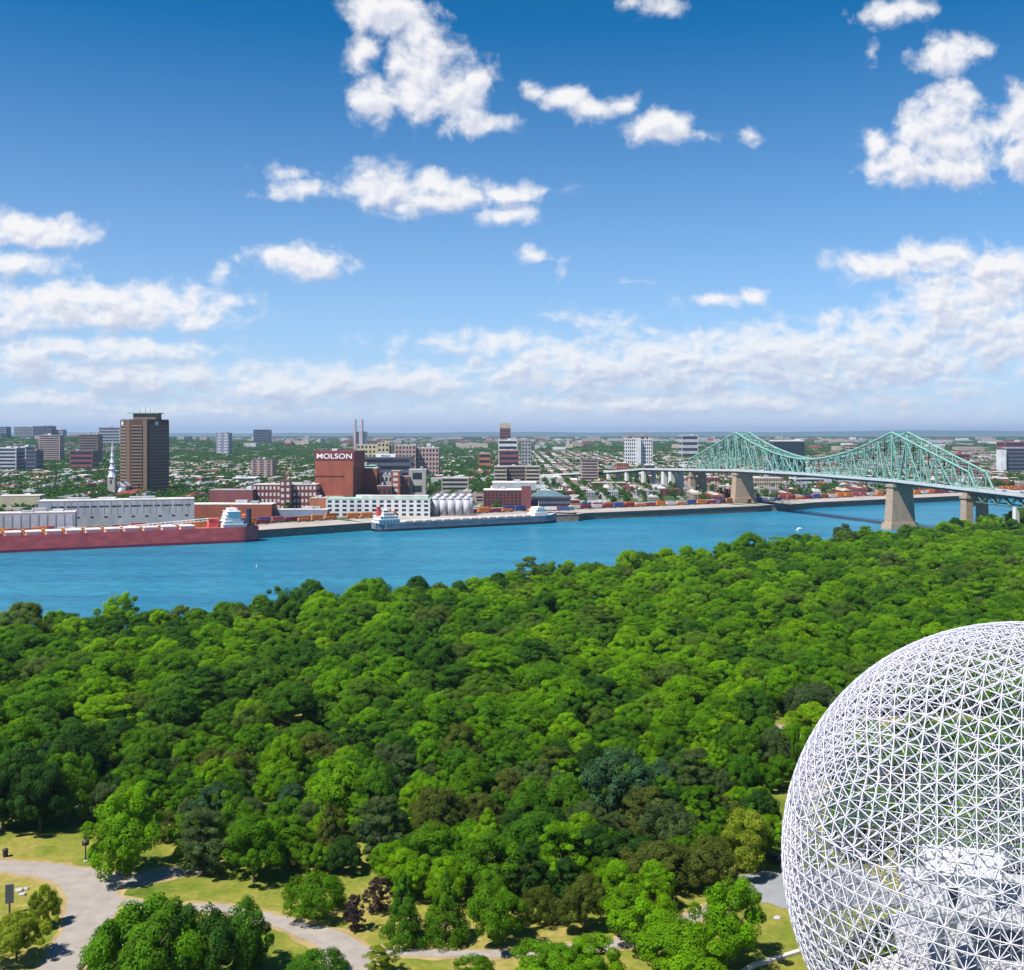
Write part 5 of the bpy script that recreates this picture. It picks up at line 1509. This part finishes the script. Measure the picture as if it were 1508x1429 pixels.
# single trees and shrubs one can pick out; foot (x, y), crown width and height as the photograph shows them
PARK = [
    (184,1292,112,136,'round','bright green','bright green young tree standing at the fork of the footpath'),
    (374,1300,96,104,'round','mid green','dense rounded dark tree on the lawn edge above the curved path'),
    (300,1286,100,96,'loose','grey green','grey green tree with drooping sprays beside the shaded side path'),
    (460,1354,104,84,'shrub','mid green','broad green bush alone on the lawn above the pale path'),
    (524,1372,36,56,'loose','purple brown','small purple brown leafed tree on the lawn beside the broad bush'),
    (556,1344,44,52,'loose','purple brown','thin purple twiggy tree at the edge of the dry grass patch'),
    (594,1390,76,106,'cone','mid green','pale green conical tree at the lawn edge, westernmost of three by the path'),
    (656,1388,84,110,'cone','mid green','pale green conical tree between its two neighbours by the path'),
    (730,1394,92,104,'round','mid green','rounded green tree casting a shadow on the lawn by the straight path'),
    (796,1362,68,68,'shrub','olive','olive brown bush behind the lawn by the straight path'),
    (862,1372,78,88,'round','olive','rounded olive tree beside the lawn end of the straight path'),
    (226,1476,168,172,'wide','mid green','large spreading green tree in front of the curved path'),
    (302,1478,120,150,'round','dark green','dark green tree close behind the large spreading tree'),
    (366,1432,78,118,'tall','mid green','light edged upright tree between the dark tree and the forked path'),
    (152,1462,70,70,'loose','grey green','sparse grey green sapling at the bottom end of the curved path'),
    (462,1450,104,64,'shrub','mid green','low wide green bush in the angle of the forked path'),
    (562,1434,58,44,'loose','yellow green','thin yellow green sapling beside the forked pale path'),
    (297,1478,44,64,'cone','silver blue','small silver blue spruce in front of the dark tree'),
    (64,1366,48,64,'round','yellow green','small yellow green tree on the verge inside the bend of the path'),
    (24,1416,86,76,'wide','yellow green','yellow green tree with spreading crown beside the sign board'),
    (700,1440,60,40,'shrub','mid green','low bush at the near side of the straight path'),
    (812,1452,110,66,'wide','bright green','bright green low tree below the straight path'),
    (872,1450,92,76,'round','bright green','bright green rounded tree below the end of the straight path'),
    (942,1396,104,92,'wide','bright green','bright green spreading tree over the end of the straight path'),
    (1074,1424,112,134,'round','bright green','tall bright green tree in front of the grey asphalt yard'),
    (1006,1446,136,92,'wide','bright green','broad bright green tree at the foot of the tall bright tree'),
    (1098,1286,98,98,'round','yellow green','pale yellow green rounded tree beside the asphalt yard and dome'),
    (1106,1196,50,44,'shrub','bright green','small bright bush on the lawn strip beside the dome'),
    (972,1314,110,78,'wide','olive','olive brown spreading tree behind the bright trees'),
    (1044,1312,96,82,'round','olive','olive brown tree between the yellow tree and its olive neighbour'),
    (910,1218,124,122,'round','blue green','large dark blue green tree standing out in the middle of the wood'),
    (954,1244,104,84,'loose','olive','layered olive green tree in front of the blue green tree'),
    (1034,1230,82,74,'loose','mid green','layered green tree with flat sprays beside the layered olive tree'),
    (1066,1200,38,74,'tall','grey green','narrow pale grey green tree behind the layered trees'),
    (872,1296,90,84,'round','dark green','dark green tree at the foot of the blue green tree'),
    (930,1290,84,70,'round','dark green','second dark green tree below the layered olive tree'),
    (484,1272,62,92,'cone','olive','dark olive conifer at the lawn edge behind the broad bush'),
    (496,1214,112,100,'round','bright green','large bright green tree glowing in sun behind the olive conifer'),
    (1148,1164,60,54,'round','mid green','small green tree against the rim of the dome'),
    (1172,1150,22,86,'tall','mid green','slim young tree beside the road behind the dome'),
    (1206,1076,86,76,'wide','grey green','pale flat topped tree at the road behind the dome'),
    (60,1226,94,110,'round','dark green','dark shady tree over the parked cars by the grass bank'),
    (34,1214,100,118,'full','dark green','broad dark tree behind the two shady trees of the grass bank'),
    (96,1212,80,104,'full','mid green','broad green tree shading the parked cars beside the slender tree'),
    (112,1168,100,100,'full','dark green','dark full tree behind the shaded parking at the wood edge'),
    (4,1226,90,110,'round','dark green','dark shady tree at the edge of the view over the grass bank'),
    (128,1196,40,92,'tall','mid green','slender tree with a bare pale trunk at the end of the grass bank'),
    (820,1206,70,56,'loose','olive','brownish half bare tree in the middle of the wood'),
    (720,1316,110,96,'round','mid green','full green tree rising behind the conical trees'),
    (640,1300,100,90,'round','mid green','soft green tree behind the pale conical trees'),
    (790,1290,110,96,'round','mid green','deep green full tree behind the olive brown bush'),
    (560,1270,96,100,'loose','grey green','grey green feathery tree behind the dry grass patch'),
    (420,1240,70,70,'tall','mid green','upright green tree above the dense rounded tree'),
]
PT = []
for i, (x, y, wpx, hpx, shape, colour, label) in enumerate(PARK):
    p = ground(x, y, GZ)
    k = p.y / F
    PT.append((p.x, p.y, wpx * k / 2))
    tree(p.x, p.y, GZ, wpx * k / 2 * 1.02, hpx * k * 1.02, shape, colour, label, None, i)
p = Vector((PX(1245, 850), 850, isle_z(PX(1245, 850), 850)))
tree(p.x, p.y, p.z, 11, 24, 'round', 'grey green', 'round grey green tree rising alone above the shoreline near the bridge pier', None, 3)
PT.append((p.x, p.y, 9))

OPEN = [[(150,1266),(350,1266),(350,1345),(150,1345)], [(-80,1204),(110,1200),(152,1196),(160,1222),(262,1262),(262,1300),(-80,1300)], [(-90,1285),(170,1285),(170,1440),(-90,1440)],
        [(262,1290),(330,1266),(420,1275),(470,1290),(560,1290),(600,1330),(560,1400),(420,1372),(290,1322)], [(-100,1345),(2000,1345),(2000,1600),(-100,1600)],
        [(1078,1270),(1240,1270),(1240,1440),(1078,1440)], [(1106,1148),(1240,1148),(1240,1280),(1128,1262)], [(-80,1182),(140,1176),(140,1210),(-80,1216)],
        [(1120,1056),(1500,1056),(1500,1098),(1120,1098)], [(395,1087),(470,1087),(470,1104),(395,1104)]]
OPEN = [[tuple(ground(x, y, GZ).xy) for x, y in pl] for pl in OPEN]
def inside(x, y, pl):
    c = False
    for i in range(len(pl)):
        (x0, y0), (x1, y1) = pl[i - 1], pl[i]
        if (y0 > y) != (y1 > y) and x < (x1 - x0) * (y - y0) / (y1 - y0) + x0: c = not c
    return c
PA = np.array(PATHS)

def forest():
    r = random.Random(99)
    cell, grid, out = 9.0, {}, []
    def ok(x, y, rad):
        for i in range(int(x // cell) - 1, int(x // cell) + 2):
            for j in range(int(y // cell) - 1, int(y // cell) + 2):
                for (a, b, q) in grid.get((i, j), ()):
                    if (a - x) ** 2 + (b - y) ** 2 < ((q + rad) * .62) ** 2: return False
        return True
    for (a, b, q) in PT: grid.setdefault((int(a // cell), int(b // cell)), []).append((a, b, q * .9))
    for _ in range(60000):
        y = r.uniform(195, 1130); x = r.uniform(-.56, .56) * y
        if y > ysh(x) - 9: continue
        if (x - DC.x) ** 2 + (y - DC.y) ** 2 < 43 ** 2: continue
        rad = r.choice([r.uniform(4.4, 7), r.uniform(6, 9.5), r.uniform(8, 11.5)]) if y > 320 else r.uniform(3.8, 7.2)
        if any(inside(x, y, pl) for pl in OPEN): continue
        if np.any((PA[:, 0] - x) ** 2 + (PA[:, 1] - y) ** 2 < (PA[:, 2] + rad * .45) ** 2): continue
        if on_bridge(x, y) and y > 930: continue
        if not ok(x, y, rad): continue
        grid.setdefault((int(x // cell), int(y // cell)), []).append((x, y, rad))
        out.append((x, y, rad))
    # what stands inside the dome and around the building
    out.sort(key=lambda t: t[1])
    return out
WOODS = forest()
print('woodland trees', len(WOODS))

def tree_zone(x, y):
    px = CX + x / y * F
    py = HY + (CAMZ - GZ) / y * F
    a = 'toward the red ship' if px < 260 else 'toward the factory' if px < 440 else 'toward the brewery' if px < 620 else 'toward the grey ship' if px < 820 else 'toward the bridge ramp' if px < 1000 else 'toward the far pier' if px < 1180 else 'behind the dome'
    b = 'by the lawns' if y < 262 else 'in the second rank' if y < 300 else 'in mid wood' if y < 350 else 'deep in the wood'
    return b + ' ' + a

def plant_forest():
    r = random.Random(4)
    n_ind = 300 - len(PARK)
    n = 0; rest = []
    for i, (x, y, rad) in enumerate(WOODS):
        px = CX + x / y * F
        vis = -60 < px < 1570 and not (px > 1230 and y < 330 and (x - DC.x) ** 2 + (y - DC.y) ** 2 < 60 ** 2)
        if n < n_ind and vis:
            shape = r.choices(['full', 'round', 'wide', 'tall', 'loose', 'cone'], [3.4, 2.6, 2.2, 1.4, 1.4, .25])[0]
            t = min(max((px - 150) / 1100 + .7 * mnoise.noise(Vector((x / 30, y / 30, 1.7))), 0), 1)
            col = r.choices(['bright green', 'mid green', 'dark green', 'grey green', 'olive', 'blue green'], [.8 + 3.5 * t, 4, 2.2 - t, .6, .5, .35])[0]
            h = min(rad * r.uniform(1.7, 2.3), 17)
            tall = 'tall' if h > 12.5 else 'middling' if h > 10 else 'small'
            kind = {'full': 'full crowned', 'round': 'rounded', 'wide': 'spreading', 'tall': 'upright', 'loose': 'layered', 'cone': 'conical'}[shape]
            zn = tree_zone(x, y)
            tree(x, y, isle_z(x, y), rad, h, shape, col, f'{tall} {kind} {col} tree {zn}', f'{tall} {kind} {col} trees {zn}', i)
            n += 1
        else: rest.append((x, y, rad))
    return rest
REST = plant_forest()

def scatter(name, label, pts, protos, material):
    """One object of stuff: points carrying crowns as instances of mesh data."""
    me = bpy.data.meshes.new(name)
    n = len(pts)
    me.vertices.add(n); me.vertices.foreach_set('co', np.array([p[:3] for p in pts], np.float32).ravel())
    def att(nm, ty, vals, key='value'):
        a = me.attributes.new(nm, ty, 'POINT'); a.data.foreach_set(key, np.array(vals, np.float32 if ty != 'INT' else np.int32).ravel())
    att('size', 'FLOAT_VECTOR', [p[3] for p in pts], 'vector'); att('turn', 'FLOAT', [p[4] for p in pts]); att('kind_no', 'INT', [p[5] for p in pts])
    o = link(name, me, material)
    tag(o, label, kind='stuff')
    ng = bpy.data.node_groups.new(name + ' nodes', 'GeometryNodeTree')
    ng.interface.new_socket('Geometry', in_out='INPUT', socket_type='NodeSocketGeometry')
    ng.interface.new_socket('Geometry', in_out='OUTPUT', socket_type='NodeSocketGeometry')
    N, L = ng.nodes, ng.links
    gi, go = N.new('NodeGroupInput'), N.new('NodeGroupOutput')
    g2i = N.new('GeometryNodeGeometryToInstance')
    for pr in reversed(protos):
        oi = N.new('GeometryNodeObjectInfo'); oi.inputs['Object'].default_value = pr; oi.transform_space = 'ORIGINAL'
        oi.inputs['As Instance'].default_value = False
        L.new(oi.outputs['Geometry'], g2i.inputs[0])
    sm = N.new('GeometryNodeSetMaterial'); sm.inputs['Material'].default_value = material
    iop = N.new('GeometryNodeInstanceOnPoints'); iop.inputs['Pick Instance'].default_value = True
    def named(nm, ty):
        a = N.new('GeometryNodeInputNamedAttribute'); a.data_type = ty; a.inputs['Name'].default_value = nm
        return next(s for s in a.outputs if s.enabled and s.name == 'Attribute')
    L.new(gi.outputs[0], iop.inputs['Points']); L.new(g2i.outputs[0], sm.inputs['Geometry']); L.new(sm.outputs[0], iop.inputs['Instance'])
    L.new(named('kind_no', 'INT'), iop.inputs['Instance Index'])
    cx = N.new('ShaderNodeCombineXYZ'); L.new(named('turn', 'FLOAT'), cx.inputs[2]); L.new(cx.outputs[0], iop.inputs['Rotation'])
    L.new(named('size', 'FLOAT_VECTOR'), iop.inputs['Scale'])
    L.new(iop.outputs[0], go.inputs[0])
    md = o.modifiers.new('scatter', 'NODES'); md.node_group = ng
    return o

def woodland():
    r = random.Random(17)
    protos = []
    for me in CROWNS['full'] + CROWNS['round'][:2] + CROWNS['full'] + CROWNS['wide'][:2] + CROWNS['tall'][:1] + CROWNS['loose'][:1]:
        protos.append(next(o for o in COL.objects if o.data == me))
    pts, dark = [], []
    for (x, y, rad) in REST:
        h = min(rad * r.uniform(1.6, 2.1), r.uniform(13, 18)) if ysh(x) - y > 45 else rad * r.uniform(1.6, 2.3)
        px = CX + x / y * F
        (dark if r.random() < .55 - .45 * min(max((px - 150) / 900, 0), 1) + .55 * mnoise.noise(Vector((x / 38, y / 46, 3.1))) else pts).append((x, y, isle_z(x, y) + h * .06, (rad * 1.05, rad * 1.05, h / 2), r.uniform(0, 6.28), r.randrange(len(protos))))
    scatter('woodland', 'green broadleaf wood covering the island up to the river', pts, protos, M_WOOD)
    scatter('woodland_dark', 'darker green broadleaf trees mixed through the wood', dark, protos, M_WOODD)  # darker by leaf colour, in patches through the wood
    # undergrowth closes the wood's floor
    und = []
    for (x, y, rad) in WOODS:
        for _ in range(2):
            a = r.uniform(0, 6.28); q = rad * r.uniform(.6, 1.2)
            ux, uy = x + q * math.cos(a), y + q * math.sin(a)
            if uy < 262 or any(inside(ux, uy, pl) for pl in OPEN) or np.any((PA[:, 0] - ux) ** 2 + (PA[:, 1] - uy) ** 2 < (PA[:, 2] + 1.5) ** 2): continue
            und.append((ux, uy, isle_z(ux, uy) - .2, (r.uniform(1.6, 3.2),) * 2 + (r.uniform(1.0, 2.4),), r.uniform(0, 6.28), r.randrange(2)))
    shr = [next(o for o in COL.objects if o.data == me) for me in CROWNS['shrub']]
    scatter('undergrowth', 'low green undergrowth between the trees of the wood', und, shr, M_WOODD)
woodland()

def town_trees():
    r = random.Random(31)
    # a few street trees stand as things of their own; their crowns also serve the rest
    spots = [(655, 716, 8, 'dense dark street tree behind the white silos'), (846, 728, 8, 'large dark green tree beside the pink walled corner house'), (935, 716, 9, 'group forming green tree on the bank near the bridge ramp'), (990, 722, 8, 'round green tree in front of the pale bridge piers')]
    protos = []
    for i, (x, y, rad, lb) in enumerate(spots):
        p = ground(x, y, 15.0)
        root = empty('street_tree', (p.x, p.y, city_z(p.x, p.y))); tag(root, lb, 'tree')
        c = link('crown', FAR[i], M_TOWNL, root); c.scale = (rad, rad, rad * .95); c.location = (0, 0, 2)
        t = link('trunk', TRUNKS[i % 3], M_BARK, root); t.scale = (5, 5, 6)
        protos.append(c)
    pts = []
    def add(x, y, rad, h, dz=0):
        if abs(x / y) > .53 or blocked(x, y) or (on_bridge(x, y) and y < 2200): return
        pts.append((x, y, city_z(x, y) + dz, (rad, rad, h / 2), r.uniform(0, 6.28), r.randrange(4)))
    for k in range(-70, 71):
        x0 = k * 58 + (k % 3) * 5
        y = 1100
        while y < 4600:
            y += r.uniform(7, 17)
            if abs(x0 / y) > .54 or y - yq(x0) < (185 if x0 < -120 else 115): continue
            w = wood(x0, y)
            for off in (-8, 8, 29, 26, 32):
                if r.random() < (.30 + .75 * w if x0 < 0 else .20 + .62 * w): add(x0 + off + r.uniform(-2.5, 2.5), y + r.uniform(-5, 5), r.uniform(3.2, 6.5), r.uniform(8, 13.5))
            if w > .5 and r.random() < .8: add(x0 + r.choice([-18, 18]) + r.uniform(-5, 5), y, r.uniform(4, 7), r.uniform(9, 14))
    for _ in range(32000):
        y = 4300 * (15000 / 4300) ** r.random(); x = r.uniform(-.52, .52) * y
        s = r.uniform(7, 13) * (1 + (y - 4500) / 9000)
        add(x, y, s * 1.3, r.uniform(12, 17), -1)
    # clumps along the bank
    for (x, y, n, sx) in [(1190, 708, 40, 60), (1240, 708, 40, 60), (1150, 712, 26, 40), (930, 716, 26, 40), (985, 724, 18, 30), (1470, 690, 120, 120), (1400, 694, 60, 60), (850, 730, 12, 14), (1285, 702, 30, 60), (20, 712, 60, 60), (60, 716, 30, 40), (150, 712, 40, 30), (255, 724, 12, 12), (130, 690, 40, 60), (22, 722, 40, 50), (700, 725, 26, 24), (706, 716, 20, 20), (655, 700, 40, 60), (470, 700, 40, 60), (440, 690, 60, 60)]:
        c = ground(x, y, 15)
        for _ in range(n): add(c.x + r.gauss(0, sx * .5), c.y + r.gauss(0, sx * .45), r.uniform(3.5, 6.5), r.uniform(8, 13))
    print('town trees', len(pts))
    scatter('city_trees', 'dark green street and garden trees spread through the far city', pts, protos, M_TOWNL)
town_trees()

def lesser_things():
    # plants inside the dome
    M = [('yellow green', 1345, 1400, 60, 30), ('yellow green', 1388, 1392, 44, 26), ('mid green', 1260, 1400, 70, 40), ('mid green', 1250, 1330, 80, 44), ('dark green', 1225, 1390, 60, 40), ('mid green', 1300, 1300, 70, 36), ('dark green', 1290, 1365, 50, 34)]
    for i, (c, x, y, w, h) in enumerate(M):
        D = 150 + (i % 3) * 9; k = D / F
        px = PX(x, D)
        if (px - DC.x) ** 2 + (D - DC.y) ** 2 > 26 ** 2: D = DC.y - 4; px = DC.x + (-22 + i * 2)
        tree(px, D, GZ, w * k / 2, h * k * 1.5, 'shrub', c, f'{c} garden bush growing inside the geodesic dome', f'{c} bushes inside the dome', i)
    # information board, lamp post and stones by the path
    p = ground(14, 1347, GZ); root = empty('sign_board', p, .35)
    tag(root, 'dark grey rectangular board on a post beside the curved path', 'sign board')
    mb = MB(); mb.box(-.75, .75, -.18, .18, 2.2, 5.8); mb.build('board', mat('board grey', (0.10, 0.11, 0.14), 0.6, 0.1), root)
    mb = MB(); mb.tube((0, 0, 0), (0, 0, 2.2), .2); mb.build('post', M_BARK, root)
    p = ground(126, 1266, GZ); root = empty('lamp_post', p)
    tag(root, 'short dark lamp post on the grass bank above the path', 'lamp post')
    mb = MB(); mb.lathe([(.3, 0), (.16, .4), (.13, 3.0)], n=8); mb.build('post', mat('dark iron', (0.03, 0.03, 0.03), 0.5), root)
    mb = MB(); mb.lathe([(.15, 3.0), (.75, 3.2), (.8, 4.0), (.3, 4.4)], n=10); mb.build('lamp_head', mat('dark iron', (0.03, 0.03, 0.03), 0.5), root)
    p = ground(8, 1262, GZ); root = empty('litter_bin', p); tag(root, 'small dark litter bin on the grass by the path', 'litter bin')
    mb = MB(); mb.lathe([(.5, 0), (.6, 1.5)], n=10); mb.build('body', mat('dark iron', (0.03, 0.03, 0.03), 0.5), root)
    mb = MB(); mb.lathe([(.66, 1.5), (.66, 1.62), (.2, 1.9)], n=10); mb.build('lid', mat('dark iron', (0.03, 0.03, 0.03), 0.5), root)
    r = random.Random(3)
    for i, (x, y, w) in enumerate([(28, 1312, .9), (38, 1310, .7), (33, 1318, .8), (126, 1269, .5), (1112, 1327, .7), (1145, 1353, .8), (1100, 1318, .5)]):
        p = ground(x, y, GZ)
        mb = MB(); n = 9
        pr = [(w * .9, -.1), (w, .25 * w), (w * .8, .5 * w), (w * .3, .62 * w)]
        mb.lathe(pr, n=n)
        mb.v = [(a * r.uniform(.8, 1.2), b * r.uniform(.7, 1.1), c * r.uniform(.85, 1.1)) for a, b, c in mb.v]
        o = mb.build('boulder', mat('pale boulder', (0.36, 0.34, 0.32), 0.9, 0.15, 0.8)); o.location = p
        tag(o, 'pale boulder on the ' + ('verge behind the sign board' if x < 60 else 'grass at the foot of the lamp post' if x < 200 else 'edge of the asphalt yard beside the dome'), 'boulder', 'pale boulders ' + ('behind the sign board' if x < 60 else 'by the lamp post' if x < 200 else 'beside the asphalt yard'))
lesser_things()

# ------------------------------------------------------------------ low hills on the horizon and the air between
def hills():
    mb = []
    D = 30000
    xs = np.linspace(-26000, 26000, 220)
    r = np.random.default_rng(2); ph = r.uniform(0, 6.28, 8)
    V = []
    for j, (dy, k) in enumerate([(0, 0), (700, .55), (1700, 1.0), (3200, .8), (5200, 0)]):
        for x in xs:
            px = x / D * F + CX
            h = 74 + 40 * math.exp(-((px - 1180) / 260) ** 2) + 46 * math.exp(-((px - 1480) / 160) ** 2) + 14 * math.sin(x / 2100 + ph[0]) + 9 * math.sin(x / 900 + ph[1]) + 5 * math.sin(x / 400 + ph[2])
            V.append((x, D + dy, 20 + k * h))
    n = len(xs)
    Q = [(j*n+i, j*n+i+1, (j+1)*n+i+1, (j+1)*n+i) for j in range(4) for i in range(n-1)]
    tag(link('hills', np_mesh('hills', np.array(V), np.array(Q), True), ground_mat('wooded hill', [(.3, (.03, .06, .03)), (.7, (.06, .10, .04))], .002)), kind='structure')
hills()

def haze():
    m = bpy.data.materials.new('thin haze'); m.use_nodes = True
    nt = m.node_tree; nt.nodes.clear()
    out = nt.nodes.new('ShaderNodeOutputMaterial'); v = nt.nodes.new('ShaderNodeVolumePrincipled')
    v.inputs['Color'].default_value = (0.50, 0.72, 1.0, 1); v.inputs['Density'].default_value = 0.000036; v.inputs['Anisotropy'].default_value = 0.2
    nt.links.new(v.outputs[0], out.inputs['Volume'])
    mb = MB(); mb.box(-40000, 40000, -1200, 37500, -6, 260)
    tag(mb.build('haze', m), kind='stuff')
haze()
